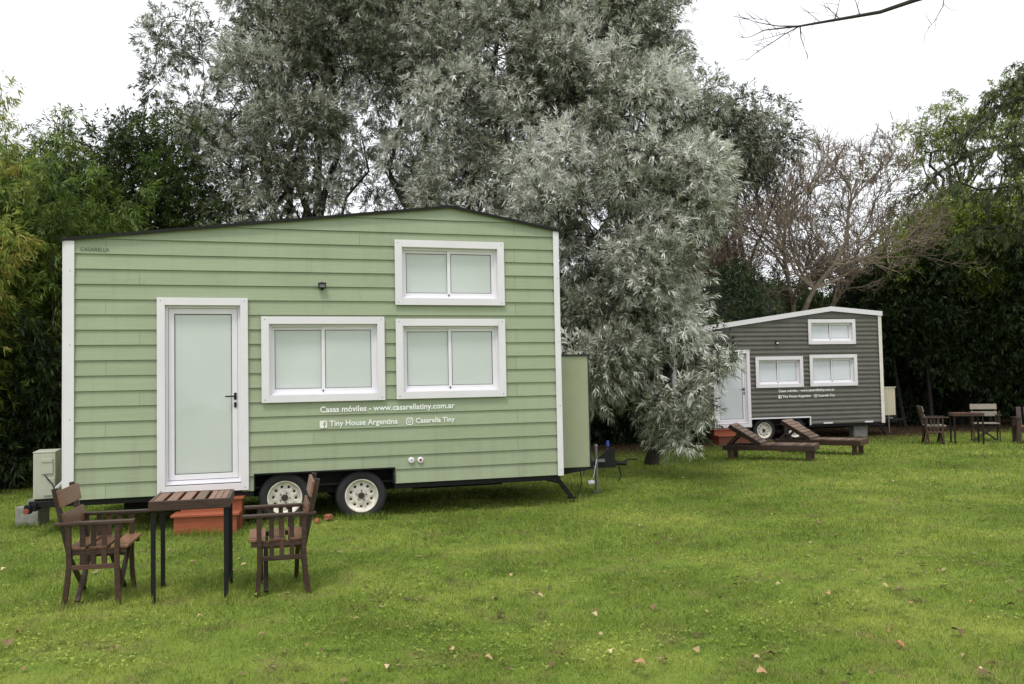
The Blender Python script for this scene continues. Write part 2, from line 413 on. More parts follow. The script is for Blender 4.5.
def door(parent, r, glass, tw=0.085):
    x0, x1, z0, z1 = r
    m = MB(); ring(m, x0, x1, z0, z1, tw, -0.05, -0.028)
    a0, a1, b0, b1 = x0 + tw, x1 - tw, z0 + tw + .02, z1 - tw
    ring(m, a0 - .012, a1 + .012, b0 - .012, b1 + .012, .012, -.028, .09)
    d = m.build('door', 'white_trim', parent, 0.003)
    m = MB(); ring(m, a0, a1, b0, b1, .03, .02, .09); m.build('door_frame', 'white_pvc', d, .002)
    a0 += .033; a1 -= .033; b0 += .036; b1 -= .033
    m = MB(); ring(m, a0, a1, b0, b1, .062, .034, .075); lf = m.build('door_leaf', 'white_pvc', d, .003)
    m = MB(); ring(m, a0 + .0625, a1 - .0625, b0 + .0625, b1 - .0625, .006, .036, .05); m.build('gasket', 'black_metal', lf)
    m = MB(); m.box(a0 + .055, a1 - .055, .045, .052, b0 + .055, b1 - .055); m.build('pane', glass, lf)
    hx, hz = a1 - .028, b0 + (b1 - b0) * .475
    m = MB(); m.box(hx - .014, hx + .016, .024, .0338, hz - .03, hz + .05); m.box(hx - .013, hx + .015, .024, .0338, hz - .12, hz - .06)
    m.tube([(hx, .034, hz + .01), (hx, -.01, hz + .01)], .009); m.tube([(hx + .008, -.01, hz + .01), (hx - .11, -.012, hz + .01)], [.009, .008])
    m.build('handle', 'black_metal', lf, .002)
    for sx in (x0 + .04, x1 - .04):
        for sz in (z0 + .035, z1 - .035): MB().lathe([(0.0001, -.0525), (.0065, -.0525), (.0065, -.0505)], 8, (sx, 0, sz)).build('screw', 'screw_metal', d)
    return d


def wheel(parent, u, z, r=0.30, y=0.03, turn=0.0):
    """trailer wheel, outer face towards -y"""
    m = MB(); R = r
    m.lathe([(.185, .03), (.19, .0), (.205, -.012), (.25, -.016), (R - .02, -.008), (R - .004, .008), (R, .03), (R, .15), (R - .02, .185), (.2, .19), (.185, .17)], 48)
    w = m.build('wheel', 'rubber', parent, smooth=True, loc=(u, y, z)); w.rotation_euler = (0, turn, 0)
    m = MB()
    m.lathe([(.197, -.004), (.2, -.014), (.192, -.018), (.184, -.010), (.178, .02), (.166, .04), (.155, .042)], 60)
    n = 10; ri, ro, rc, rh = .100, .155, .130, .0155
    for k in range(n):
        t0, t1 = 2 * PI * k / n, 2 * PI * (k + 1) / n; tm = (t0 + t1) / 2; bd = []
        for j in range(6): bd.append((ro, t0 + (t1 - t0) * j / 6))
        for j in range(3): bd.append((ro + (ri - ro) * j / 3, t1))
        for j in range(6): bd.append((ri, t1 + (t0 - t1) * j / 6))
        for j in range(3): bd.append((ri + (ro - ri) * j / 3, t0))
        yf = lambda q: .042 - (.155 - q) / .055 * .02
        B = [Vector((q * math.cos(t), yf(q), q * math.sin(t))) for q, t in bd]
        c = Vector((rc * math.cos(tm), yf(rc), rc * math.sin(tm))); vs = list(B)
        for p in B:
            d = p - c; d.y = 0; d.normalize(); q = c + d * rh; q.y = yf(math.hypot(q.x, q.z)) + .001; vs.append(q)
        N = len(B); vs += [q + Vector((0, .012, 0)) for q in vs[N:2 * N]]
        m.add(vs, [(i, (i + 1) % N, N + (i + 1) % N, N + i) for i in range(N)] + [(N + i, N + (i + 1) % N, 2 * N + (i + 1) % N, 2 * N + i) for i in range(N)])
    m.lathe([(.100, .022), (.085, .016), (.075, .02), (.045, .02), (.04, .018)], 40)
    rim = m.build('rim', 'rim_paint', w, smooth=True)
    m = MB(); m.lathe([(.0001, -.022), (.026, -.022), (.032, -.014), (.034, .02), (.042, .022)], 24)
    for k in range(5):
        t = 2 * PI * k / 5 + .3; m.lathe([(.0001, .004), (.009, .004), (.009, .02)], 6, (.058 * math.cos(t), 0, .058 * math.sin(t)))
    m.lathe([(.0001, .09), (.19, .09)], 24)
    m.build('hub', 'hub_metal', w, smooth=False)
    return w


def tiny_house(label, loc, rot, D):
    H = thing('tiny_house', label, 'tiny house', loc, rot)
    u0, u1, vb, roof, dep = D['u0'], D['u1'], D['vb'], D['roof'], 2.4
    tw = .088; ar = D['arch']
    opens = [(a + tw - .02, b_ - tw + .02, c + tw - .02, d - tw + .02) for (a, b_, c, d) in D['windows']]
    dr = D['door']; opens.append((dr[0] + tw - .02, dr[1] - tw + .02, vb - 1, dr[3] - tw + .02)); opens.append((ar[0], ar[1], vb - 1, ar[2]))
    mb = MB(); st = D['style']
    cladding(mb, u0, u1, vb, roof, opens, st, lambda u, v, o: (u, -o, v), D.get('joints', ()))
    L = dep; hl, hr = roof[0][1], roof[-1][1]
    cladding(mb, 0, L, vb, [(0, hl), (L, hl)], [], st, lambda u, v, o: (u0 - o, u, v))
    cladding(mb, 0, L, vb, [(0, hr), (L, hr)], [], st, lambda u, v, o: (u1 + o, u, v))
    cladding(mb, u0, u1, vb, roof, [], st, lambda u, v, o: (u, L + o, v))
    mb.build('wall', D['wallmat'], H, smooth='raw')
    # structure behind the cladding, wheel boxes, floor
    mb = MB()
    bx0, bx1 = ar[0], ar[1]
    mb.box(u0 + .01, u1 - .01, .1, L - .01, vb + .01, vb + .03); mb.box(bx0, bx1, .3, .32, .3, ar[2]); mb.box(bx0, bx1, -.004, .3, ar[2], ar[2] + .006)
    mb.box(bx0 - .004, bx0 + .004, 0, .3, vb + .002, ar[2]); mb.box(bx1 - .004, bx1 + .004, 0, .3, vb + .002, ar[2])
    mb.box(dr[0] + .02, dr[1] - .02, .1, .12, vb, dr[3]); 
    for (a, b_, c, d) in D['windows']: mb.box(a + .03, b_ - .03, .09, .1, c + .03, d - .03)
    mb.build('floor_frame', 'underbody', H)
    # roof
    mb = MB(); th = D['roof_t']; pr = D['roof_proud']; pts = [(roof[0][0] - .035, roof[0][1] - .004)] + list(roof[1:-1]) + [(roof[-1][0] + .035, roof[-1][1] - .008)]
    for (a, b_) in zip(pts[:-1], pts[1:]):
        vs = [(a[0], y, a[1] + dz) for y in (-pr, L + .05) for dz in (-.002, th)] + [(b_[0], y, b_[1] + dz) for y in (-pr, L + .05) for dz in (-.002, th)]
        mb.add(vs, [(0, 1, 3, 2), (4, 6, 7, 5), (0, 4, 5, 1), (2, 3, 7, 6), (0, 2, 6, 4), (1, 5, 7, 3)])
    ro = mb.build('roof', D['roofmat'], H)
    mb = MB()
    for (a, b_) in zip(pts[:-1], pts[1:]):
        lo, dz = D['flash']
        vs = [(a[0], y, a[1] + q) for y in (-pr - .012, -pr - .002) for q in (lo, dz)] + [(b_[0], y, b_[1] + q) for y in (-pr - .012, -pr - .002) for q in (lo, dz)]
        mb.add(vs, [(0, 1, 3, 2), (4, 6, 7, 5), (0, 4, 5, 1), (2, 3, 7, 6), (0, 2, 6, 4), (1, 5, 7, 3)])
    mb.build('roof_edge', D['edgemat'], ro)
    # corner trims
    for (a, b_, h, m_) in ((u0 - .002, u0 + D['cw'], hl - .01, 'white_trim'), (u1 - D['cwr'], u1 + .012, hr - .012, D['cornermat'])):
        mb = MB(); mb.box(a, b_, -.04, -.026, vb - .01, h); side = a if a < 0 else b_
        mb.box(side - .02, side + .0, -.0258, .09, vb - .01, h)
        tr = mb.build('corner_trim', m_, H, .003)
        k = vb + .06
        while k < h - .05: MB().lathe([(0.0001, -.0425), (.006, -.0425), (.006, -.0405)], 8, ((a + b_) / 2 + .01, 0, k)).build('screw', 'screw_metal', tr); k += .82
    for r in D['windows']: window(H, r, D['glass'])
    door(H, dr, D['glass'])
    for (u, z) in D['wheels']: wheel(H, u, z, y=.04, turn=u)
    for (u, z) in D['wheels']:
        mb = MB(); mb.lathe([(.05, .0), (.295, .0), (.30, .02), (.30, .17), (.29, .19), (.05, .19)], 32, (0, 0, 0)); mb.build('wheel', 'rubber', H, smooth=True, loc=(u, L - .25, z))
    # chassis
    mb = MB(); zt = vb - .004
    for y in (.42, L - .5): mb.box(u0 - .30, u1 + .1, y, y + .08, zt - .11, zt)
    mb.box(u0 + .02, ar[0] - .01, .02, .07, zt - .06, zt); mb.box(ar[1] + .01, u1 - .02, .02, .07, zt - .06, zt)
    k = u0 + .3
    while k < u1: 
        if not (ar[0] - .05 < k < ar[1]): mb.box(k, k + .05, .07, L - .05, zt - .07, zt - .002)
        k += .7
    for (u, z) in D['wheels']: mb.box(u - .035, u + .035, .2, L - .2, z - .035, z + .035)
    mb.box(u0 - .36, u0 - .30, .1, L - .1, zt - .11, zt - .03)
    mb.build('chassis', 'black_metal', H)
    # near-black boxes added as shade under the floor
    mb = MB(); mb.box(u0 + .5, ar[0] - .3, .8, 1.9, .16, zt - .112); mb.build('shade_box', 'underbody', H, .02)
    mb = MB(); mb.box(ar[1] + .4, u1 - .5, 1.0, 2.0, .2, zt - .112); mb.build('shade_box', 'underbody', H, .02)
    # front box
    bx = D['box']
    mb = MB(); mb.box(bx[0], bx[1], bx[4], bx[4] + 1.5, bx[2], bx[3]); bo = mb.build('storage_box', D['boxmat'], H, .004)
    if D['boxmat'] == 'beige_steel':
        mb = MB(); k = bx[0] + .03
        while k < bx[1] - .02: mb.box(k, k + .025, bx[4] - .012, bx[4] - .001, bx[2] + .01, bx[3] - .01); k += .06
        mb.build('rib', 'beige_steel', bo, .003)
    mb = MB(); mb.box(bx[0] - .01, bx[1] + .015, bx[4] - .02, bx[4] + 1.52, bx[3] + .001, bx[3] + .025); mb.build('box_lid', D['roofmat'] if D['boxmat'] != 'beige_steel' else 'beige_steel', bo)
    mb = MB(); mb.box(bx[1] - .012, bx[1] + .004, bx[4] - .006, bx[4] + .01, bx[2], bx[3]); mb.build('edge_trim', 'roof_sheet', bo)
    # leg, tongue, coupling, jack
    mb = MB(); mb.beam((u1 + .02, .3, zt - .05), (u1 + .24, .3, .06), .04, .05); mb.beam((u1 - .2, .3, zt - .06), (u1 + .06, .3, zt - .13), .03, .03); mb.box(u1 + .19, u1 + .31, .25, .35, .05, .065); mb.build('stabiliser_leg', 'black_metal', H)
    tz = zt - .02; te = u1 + 1.27
    mb = MB(); mb.beam((u1 - .1, .35, tz), (te - .3, 1.17, tz + .02), .06, .1); mb.beam((u1 - .1, 2.05, tz), (te - .3, 1.23, tz + .02), .06, .1)
    mb.box(te - .45, te - .02, 1.15, 1.25, tz - .04, tz + .07)
    mb.add([(te - .32, 1.19, tz + .07), (te - .1, 1.19, tz + .24), (te - .02, 1.19, tz + .24), (te - .02, 1.19, tz + .07),
            (te - .32, 1.21, tz + .07), (te - .1, 1.21, tz + .24), (te - .02, 1.21, tz + .24), (te - .02, 1.21, tz + .07)],
           [(0, 1, 2, 3), (7, 6, 5, 4), (0, 4, 5, 1), (1, 5, 6, 2), (2, 6, 7, 3), (3, 7, 4, 0)])
    mb.tube([(te - .05, 1.2, tz + .02), (te + .16, 1.2, tz + .0)], [.04, .03]); mb.tube([(te + .1, 1.2, tz + .03), (te + .22, 1.2, tz + .06), (te + .34, 1.2, tz + .05)], .012)
    mb.tube([(te + .02, 1.16, tz - .03), (te + .05, 1.14, tz - .16), (te - .0, 1.13, tz - .24)], .011)
    mb.build('tow_coupling', 'black_metal', H, .003)
    jx = te - .36
    mb = MB(); mb.tube([(jx, 1.08, .1), (jx, 1.08, tz + .28)], .022, 12); mb.tube([(jx, 1.08, .02), (jx, 1.08, .12)], .018, 12)
    mb.box(jx - .06, jx + .06, 1.03, 1.13, .012, .022); mb.box(jx - .05, jx + .14, 1.09, 1.15, tz + .05, tz + .09); mb.tube([(jx, 1.08, tz + .28), (jx, 1.08, tz + .31)], [.032, .02], 12)
    mb.tube([(jx - .03, 1.06, tz - .02), (jx - .19, 1.05, tz + .08), (jx - .2, 1.05, tz - .12)], .016)
    mb.build('jack', 'zinc', H, smooth=False)
    # lamp under the ridge
    lx, lz = D['lamp']
    mb = MB(); mb.box(lx - .045, lx + .04, -.075, -.02, lz - .03, lz + .03); mb.box(lx - .05, lx + .045, -.09, -.07, lz + .02, lz + .035); mb.box(lx - .012, lx + .012, -.02, -.004, lz - .05, lz + .05)
    lp = mb.build('wall_lamp', 'black_metal', H, .004)
    mb = MB(); mb.box(lx - .035, lx + .03, -.079, -.0755, lz - .02, lz + .018); mb.build('lens', 'white_pvc' if D['style'] != 'lap' else 'zinc', lp)
    # lettering
    yt = -.0285
    def put(parts, nm, mt, loc_y=0):
        mb = MB()
        for vs, fs in parts: mb.add(vs, fs)
        return mb.build(nm, mt, H, smooth='raw')
    t = D['text']; (x0, x1, z1_, z2_) = t; w = x1 - x0; sl = .006
    fx = lambda k: x0 + w * k
    parts = [text_mesh("Casas m\u00f3viles - www.casarellatiny.com.ar", x0, x1, z1_, yt, .022, slant=sl * 1),
             text_mesh("Tiny House Argentina", fx(.065), fx(.565), z2_, yt, .022, slant=sl), text_mesh("Casarella Tiny", fx(.70), x1, z2_ + .005, yt, .022, slant=sl)]
    for p_ in parts: put([p_], 'lettering', 'letter_vinyl')
    q = w * .027; zc = z2_ + .022
    cx = fx(.022)
    mb = MB()
    # rounded square emblem with a cut-out f
    rr = rounded_rect(cx, zc, 2 * q, 2 * q, q * .4, yt); mb.add(rr, [tuple(range(len(rr)))])
    ic = mb.build('square_emblem', 'letter_vinyl', H, smooth='raw')
    mb = MB(); y2 = yt - .0015
    mb.box(cx + q * .1, cx + q * .4, y2 - .001, y2, zc - q, zc + q * .3); mb.box(cx - q * .2, cx + q * .7, y2 - .0012, y2 - .0002, zc - q * .05, zc + q * .2); mb.box(cx + q * .1, cx + q * .7, y2 - .0014, y2 - .0004, zc + q * .4, zc + q * .68)
    mb.box(cx + q * .1, cx + q * .4, y2 - .0016, y2 - .0006, zc + q * .25, zc + q * .6)
    mb.build('emblem_letter', D['iconmat'], ic)
    cx = fx(.655); zc += .005
    mb = MB(); rr = rounded_rect(cx, zc, 2 * q, 2 * q, q * .6, yt); r2 = rounded_rect(cx, zc, 1.5 * q, 1.5 * q, q * .4, yt); N = len(rr)
    mb.add(rr + r2, [(i, (i + 1) % N, N + (i + 1) % N, N + i) for i in range(N)])
    mb.lathe([(q * .28, yt), (q * .48, yt)], 16, (cx, 0, zc)); mb.lathe([(.0001, yt), (q * .1, yt)], 8, (cx + q * .48, 0, zc + q * .48))
    mb.build('camera_emblem', 'letter_vinyl', H, smooth='raw')
    return H


gx, gy = -1.85, 10.61
green_rot = math.atan(.30)
J = [(-2.86, 1.55), (-.62, 2.6), (-2.5, .02), (-.9, 1.55)]
G = dict(u0=-3.215, u1=2.565, vb=.403, roof=[(-3.215, 3.27), (1.155, 3.80), (2.565, 3.545)], style='lap', glass='blind_glass', wallmat='green_clapboard',
         arch=(-1.215, .405, .583), door=(-2.266, -1.28, .42, 2.635),
         windows=[(-1.132, .307, 1.413, 2.422), (.444, 1.833, 1.419, 2.398), (.444, 1.835, 2.567, 3.37)],
         roof_t=.018, roof_proud=.05, roofmat='roof_sheet', edgemat='black_metal', flash=(-.012, .02), cw=.10, cwr=.065, cornermat='white_trim',
         wheels=[(-.877, .295), (.017, .27)], box=(2.47, 3.13, .44, 1.93, .42), boxmat='green_panel', lamp=(-.428, 2.79), text=(-.466, 1.164, 1.285, 1.12), iconmat='green_panel',
         joints=[(-2.8, 1.98), (.02,), (-2.45, 1.98), (-.55,)])
gh = tiny_house('sage green tiny house on wheels with black roof edge and white trims, nearest the camera', (gx, gy, 0), green_rot, G)
# marks only the green house has
mb = MB(); mb.add(*text_mesh("CASARELLA", -3.055, -2.76, 3.15, -.0275, .0, slant=.0)); mb.build('scribbled_name', 'marker_ink', gh, smooth='raw')
for (u, z, mt) in ((.615, .674, 'white_pvc'), (.727, .672, 'white_pvc')):
    mb = MB(); mb.lathe([(.0001, -.045), (.028, -.045), (.036, -.038), (.038, -.016)], 24, (u, 0, z)); so = mb.build('wall_socket', 'white_pvc', gh, smooth=False)
    if u > .7: mb = MB(); mb.lathe([(.0001, -.047), (.017, -.047), (.017, -.0455)], 16, (u, 0, z)); mb.build('plug_hole', 'red_rust', so)
    else: mb = MB(); mb.box(u - .012, u + .012, -.053, -.0455, z - .004, z + .016); mb.build('plug_hole', 'aircon_pipe', so)
mb = MB(); mb.tube([(3.05, .6, .38), (3.04, .55, .2), (2.96, .5, .02)], .007); mb.build('cable', 'black_metal', gh)
mb = MB(); mb.tube([(3.45, 1.0, .48), (3.38, .95, .25), (3.32, .9, .19)], .005); mb.tube([(3.27, .9, .17), (3.36, .9, .17)], .03, 10); mb.build('white_plug', 'white_pvc', gh)
mb = MB(); mb.tube([(3.72, 1.25, .5), (3.73, 1.25, .64)], .006); mb.tube([(3.73, 1.25, .64), (3.73, 1.25, .72)], [.028, .02], 10); mb.build('blue_plug', 'blue_plastic', gh)
mb = MB(); mb.box(-1.225, .415, -.03, -.021, .583, .600); mb.box(.405, .418, -.032, -.022, .40, .583); mb.box(-1.225, -1.212, -.032, -.022, .40, .583); mb.build('wheel_arch_trim', 'black_metal', gh)

qx, qy = 6.28, 22.1
Q = dict(u0=-2.42, u1=3.37, vb=.37, roof=[(-2.42, 2.735), (1.94, 3.34), (3.37, 3.22)], style='steel', glass='pale_blind_glass', wallmat='grey_steel',
         arch=(-.34, 1.235, .55), door=(-1.36, -.373, .36, 2.285),
         windows=[(-.217, 1.095, 1.326, 2.108), (1.281, 2.63, 1.333, 2.137), (1.274, 2.616, 2.402, 3.04)],
         roof_t=.02, roof_proud=.05, roofmat='white_trim', edgemat='white_trim', flash=(-.09, .03), cw=.09, cwr=.085, cornermat='cream_trim',
         wheels=[(.004, .26), (.86, .26)], box=(3.3, 3.95, .53, 1.25, .3), boxmat='beige_steel', lamp=(.39, 2.45), text=(.397, 1.966, 1.21, 1.07), iconmat='grey_steel')
qh = tiny_house('dark grey ribbed tiny house on wheels with white roof edge, further back on the lawn', (qx, qy, 0), math.atan(.22), Q)
mb = MB(); mb.box(-.38, 1.26, -.05, -.024, .55, .585); mb.box(1.235, 1.262, -.05, -.024, .36, .549); mb.build('wheel_arch_trim', 'white_trim', qh)
for a_, c_ in ((1.62, 1.88), (2.8, 3.03)): mb = MB(); mb.box(a_, c_, -.04, -.024, .385, .42); mb.build('marker_plate', 'white_trim', qh)


def hloc(u, w, z=0, o=(gx, gy), a=green_rot):
    return Vector((o[0] + u * math.cos(a) - w * math.sin(a), o[1] + u * math.sin(a) + w * math.cos(a), z))


# air conditioner on the rear beam
ac = thing('air_conditioner', 'beige air conditioner outdoor unit beside the left end of the green house', 'air conditioner', hloc(-3.47, .33, .375), green_rot + .06); ac.scale = (.8, .6, .93)
mb = MB(); mb.box(-.15, .13, 0, .78, .02, .57); cs = mb.build('casing', 'aircon_case', ac, .012)
mb = MB(); mb.box(-.155, .135, -.004, .784, .571, .59); mb.build('top_cover', 'aircon_case', cs, .006)
mb = MB(); mb.box(-.05, .10, -.022, -.001, .32, .5); mb.box(-.045, .095, -.034, -.022, .46, .505); mb.build('service_cover', 'aircon_case', cs, .006)
mb = MB(); mb.box(-.02, .12, -.026, -.001, .06, .27); mb.build('valve_cover', 'aircon_case', cs, .006)
mb = MB(); mb.tube([(.0, -.03, .31), (.03, -.05, .27), (.1, -.06, .2), (.13, -.06, .12), (.14, -.04, .02)], .008); mb.build('cable', 'black_metal', ac, smooth=True)
mb = MB(); mb.tube([(.11, -.02, .1), (.17, -.06, .16), (.24, -.03, .22), (.31, .04, .24), (.36, .1, .24)], .028, 10); mb.build('insulated_pipe', 'aircon_pipe', ac, smooth=True)
mb = MB(); mb.box(-.14, .12, .08, .12, -.03, .02); mb.box(-.14, .12, .62, .66, -.03, .02); mb.build('foot', 'black_metal', ac)
# beam of the chassis that carries it
mb = MB(); mb.box(-3.6, -3.2, .16, .22, .325, .385); mb.box(-3.62, -3.56, .05, .159, .27, .36)
mb.build('rear_beam', 'black_metal', gh)
mb = MB(); mb.lathe([(.0001, -.0), (.026, .0), (.03, .01), (.028, .03)], 16, (-3.6, .03, .30)); mb.build('tail_lamp', 'red_rust', gh)
blk = thing('concrete_block', 'grey concrete block on the grass below the air conditioner', 'concrete block', (-5.79, 10.5, 0), .1)
mb = MB(); mb.box(-.13, .13, 0, .16, 0, .235); b_ = mb.build('block', 'concrete', blk, .008)
mb = MB(); mb.box(-.07, .13, .17, .33, 0, .3); mb.build('block', 'concrete', blk, .008)

# door steps
def steps(label, loc, rot, w=.66):
    t = thing('door_steps', label, 'steps', loc, rot, 'wooden steps below the doors')
    mb = MB(); mb.box(-w / 2, w / 2, 0, .02, 0, .195); mb.box(-w / 2, -w / 2 + .02, .0202, .3, 0, .195); mb.box(w / 2 - .02, w / 2, .0202, .3, 0, .195)
    mb.build('lower_riser', 'orange_wood', t, .003)
    mb = MB(); mb.box(-w / 2 - .03, w / 2 + .03, -.03, .15, .196, .222); mb.box(-w / 2 - .03, w / 2 + .03, .156, .3, .196, .222); mb.build('tread', 'orange_wood', t, .004)
    mb = MB(); mb.box(-w / 2 + .02, w / 2 + .02, .3, .32, 0, .33); mb.box(-w / 2 + .02, -w / 2 + .04, .3202, .55, 0, .33); mb.box(w / 2, w / 2 + .02, .3202, .55, 0, .33); mb.build('upper_riser', 'orange_wood', t, .003)
    mb = MB(); mb.box(-w / 2, w / 2 + .04, .27, .42, .331, .355); mb.box(-w / 2, w / 2 + .04, .426, .56, .331, .355); mb.build('tread', 'orange_wood', t, .004)
    return t


steps('orange brown wooden steps under the door of the green house, behind the table', (-3.40, 9.72, 0), .18)
steps('orange brown wooden steps at the door of the grey house, half hidden behind a lounger', (5.28, 21.15, 0), .2, .8)


# ------------------------------------------------------------------ furniture
def chair(label, loc, rot, group):
    t = thing('garden_chair', label, 'chair', loc, rot, group)
    hw = .27
    for sy in (-1, 1):
        y = sy * hw
        for (pts) in ([(-.02, 0), (.0, .15), (.015, .30), (.01, .60)], [(.365, 0), (.35, .15), (.345, .30), (.35, .60)]):
            mb = MB()
            for (a, c) in zip(pts[:-1], pts[1:]): mb.beam((a[0], y, a[1] - .003), (c[0], y, c[1] + .003), .03, .036, up=(1, 0, 0), tone=.4)
            mb.build('leg', 'dark_wood', t, .003)
        mb = MB(); mb.box(-.08, .47, y - .032, y + .032, .601, .626); mb.build('armrest', 'dark_wood', t, .005)
        mb = MB(); mb.box(.02, .34, y - .012, y + .012, .27, .305); mb.build('side_rail', 'dark_wood', t, .003)
        for x in (.105, .18, .255):
            mb = MB(); mb.box(x - .018, x + .018, y - .009 - sy * .012, y + .009 - sy * .012, .285, .60); mb.build('side_slat', 'dark_wood', t, .002)
        mb = MB(); mb.box(.0, .41, y - sy * .02 - .012, y - sy * .02 + .012, .375, .415); mb.build('seat_rail', 'dark_wood', t, .003)
        mb = MB(); mb.beam((.015, y - sy * .03, .36), (-.095, y - sy * .03, .875), .028, .04, up=(1, 0, 0)); mb.build('back_post', 'dark_wood', t, .003)
        mb = MB(); mb.beam((.03 + .03 * sy, -hw * sy * .86, .03), (.03 + .03 * sy, hw * sy * .86, .375), .025, .035, up=(1, 0, 0)); mb.build('cross_brace', 'dark_wood', t, .003); mb = MB(); mb.beam((.32 + .02 * sy, -hw * sy * .86, .03), (.32 + .02 * sy, hw * sy * .86, .375), .025, .035, up=(1, 0, 0))
        mb.build('cross_brace', 'dark_wood', t, .003)
    for k in range(3):
        x = .0 + k * .15; mb = MB(); mb.box(x, x + .125, -hw - .0, hw + .0, .416, .437); mb.build('seat_board', 'back_wood', t, .004)
    for (z0, z1) in ((.735, .862), (.575, .69)):
        f = lambda z: .015 + (z - .36) / .515 * -.11
        mb = MB(); mb.beam((f((z0 + z1) / 2) + .028, -hw - .01, (z0 + z1) / 2), (f((z0 + z1) / 2) + .028, hw + .01, (z0 + z1) / 2), .02, z1 - z0, up=(-.21, 0, 1)); mb.build('back_board', 'back_wood', t, .004)
    return t


ch = chair('dark brown slatted wooden armchair left of the near table, facing right', (-3.39, 6.85, 0), .22, 'slatted wooden garden chairs')
dup(ch, (-1.70, 7.14, 0), PI + .27, 'dark brown slatted wooden armchair right of the near table, in front of a wheel')


def table(label, loc, rot, group):
    t = thing('garden_table', label, 'table', loc, rot, group); W, Dp = .58, .60
    for sx in (-1, 1):
        for sy in (-1, 1):
            x, y = sx * (W / 2 - .03), sy * (Dp / 2 - .035); mb = MB(); mb.box(x - .016, x + .016, y - .016, y + .016, 0, .70); mb.build('leg', 'black_metal', t, .003)
    mb = MB(); ring3 = [(-W / 2, W / 2, -Dp / 2, -Dp / 2 + .022), (-W / 2, W / 2, Dp / 2 - .022, Dp / 2)]
    for r in ring3: mb.box(r[0], r[1], r[2], r[3], .688, .762)
    for x in (-W / 2, W / 2 - .022): mb.box(x, x + .022, -Dp / 2 + .0222, Dp / 2 - .0222, .688, .762)
    mb.build('apron', 'dark_wood', t, .004)
    x = -W / 2 + .024
    for k, (w, g) in enumerate(((.068, .028), (.072, .028), (.072, .028), (.072, .028), (.042, .004), (.042, .004), (.042, .0))):
        mb = MB(); mb.box(x, x + w, -Dp / 2 + .0225, Dp / 2 - .0225, .738, .759); mb.build('tabletop_board', 'table_wood', t, .003); x += w + g
    return t


tb = table('slatted square wooden table on black metal legs, between two chairs near the camera', (-2.53, 6.97, 0), .25, 'slatted wooden garden tables')
g_ = at(965, 444, 20.0)
dup(tb, (g_.x + .05, 20.0, 0), -.3, 'small wooden table in the distance between two chairs, before the dark trees').scale = (1.1, 1.0, .92)
f1 = dup(ch, (9.36, 20.15, 0), -.3, 'far wooden chair left of the distant table, facing right')
f2 = dup(ch, (11.05, 20.75, 0), -PI / 2 - .35, 'far wooden chair right of the distant table, its pale back facing the camera')
for o_ in list(f2.children) + list(f1.children):
    if 'board' in o_.name:
        o_.data = o_.data.copy(); o_.data.materials[0] = MATS['grey_wood']

# wooden armchair cut by the right side of the photograph
t = thing('wooden_armchair', 'chunky reddish wooden armchair at the right edge of the lawn', 'armchair', (11.62, 19.75, 0), -.35)
for sx in (-1, 1):
    for sy in (-1, 1):
        mb = MB(); mb.box(sx * .34 - .04, sx * .34 + .04, sy * .28 - .04, sy * .28 + .04, 0, .56); mb.build('leg', 'dark_wood', t, .004)
    mb = MB(); mb.box(sx * .34 - .06, sx * .34 + .06, -.34, .36, .562, .59); mb.build('armrest', 'dark_wood', t, .004)
mb = MB(); mb.box(-.30, .30, -.32, .24, .25, .37); mb.build('seat_apron', 'dark_wood', t, .004)
for k in range(5): mb = MB(); mb.box(-.299, .299, -.31 + k * .115, -.31 + k * .115 + .1, .372, .394); mb.build('seat_board', 'back_wood', t, .003)
for k in range(4): mb = MB(); mb.beam((-.22 + k * .147, .27, .35), (-.22 + k * .147, .40, .8), .1, .022, up=(0, 1, 0)); mb.build('back_slat', 'dark_wood', t, .003)


def lounger(label, loc, rot, L=1.8):
    """foot end towards +x, head raised at -x"""
    t = thing('sun_lounger', label, 'sun lounger', loc, rot, 'wooden sun loungers'); W = .62
    for sy in (-1, 1):
        y = sy * W / 2; mb = MB(); mb.box(-L / 2, L / 2, y - .02, y + .02, .195, .29); mb.build('side_rail', 'dark_wood', t, .004)
    mb = MB()
    for x in (-L / 2, L / 2 - .04): mb.box(x, x + .04, -W / 2 + .0205, W / 2 - .0205, .195, .288)
    mb.build('end_rail', 'dark_wood', t, .004)
    for x in (-L / 2 + .08, L / 2 - .18):
        for sy in (-1, 1):
            y = sy * (W / 2 - .065); mb = MB(); mb.box(x, x + .09, y - .035, y + .035, 0, .28); mb.build('leg', 'dark_wood', t, .004)
    hx = -L / 2 + .70; k = hx + .02
    while k < L / 2 - .06: mb = MB(); mb.box(k, k + .085, -W / 2 - .0, W / 2 + .0, .291, .312); mb.build('seat_slat', 'lounger_wood', t, .003); k += .1
    ang = .55; d = Vector((-math.cos(ang), 0, math.sin(ang))); n_ = Vector((math.sin(ang), 0, math.cos(ang)))
    p0 = Vector((hx, 0, .295))
    for sy in (-1, 1):
        y = sy * (W / 2 - .03); mb = MB(); mb.beam(p0 + Vector((0, y, 0)), p0 + d * .68 + Vector((0, y, 0)), .03, .07); mb.build('back_rail', 'dark_wood', t, .003)
        mb = MB(); mb.beam(p0 + d * .45 + Vector((0, y * .85, 0)), Vector((-L / 2 + .06, y * .85, .27)), .025, .045); mb.build('strut', 'dark_wood', t, .003)
    for k in range(7):
        a = p0 + d * (.03 + k * .1) + n_ * .047; mb = MB(); mb.beam(a + Vector((0, -W / 2, 0)), a + Vector((0, W / 2, 0)), .085, .02, up=n_); mb.build('back_slat', 'lounger_wood', t, .003)
    return t


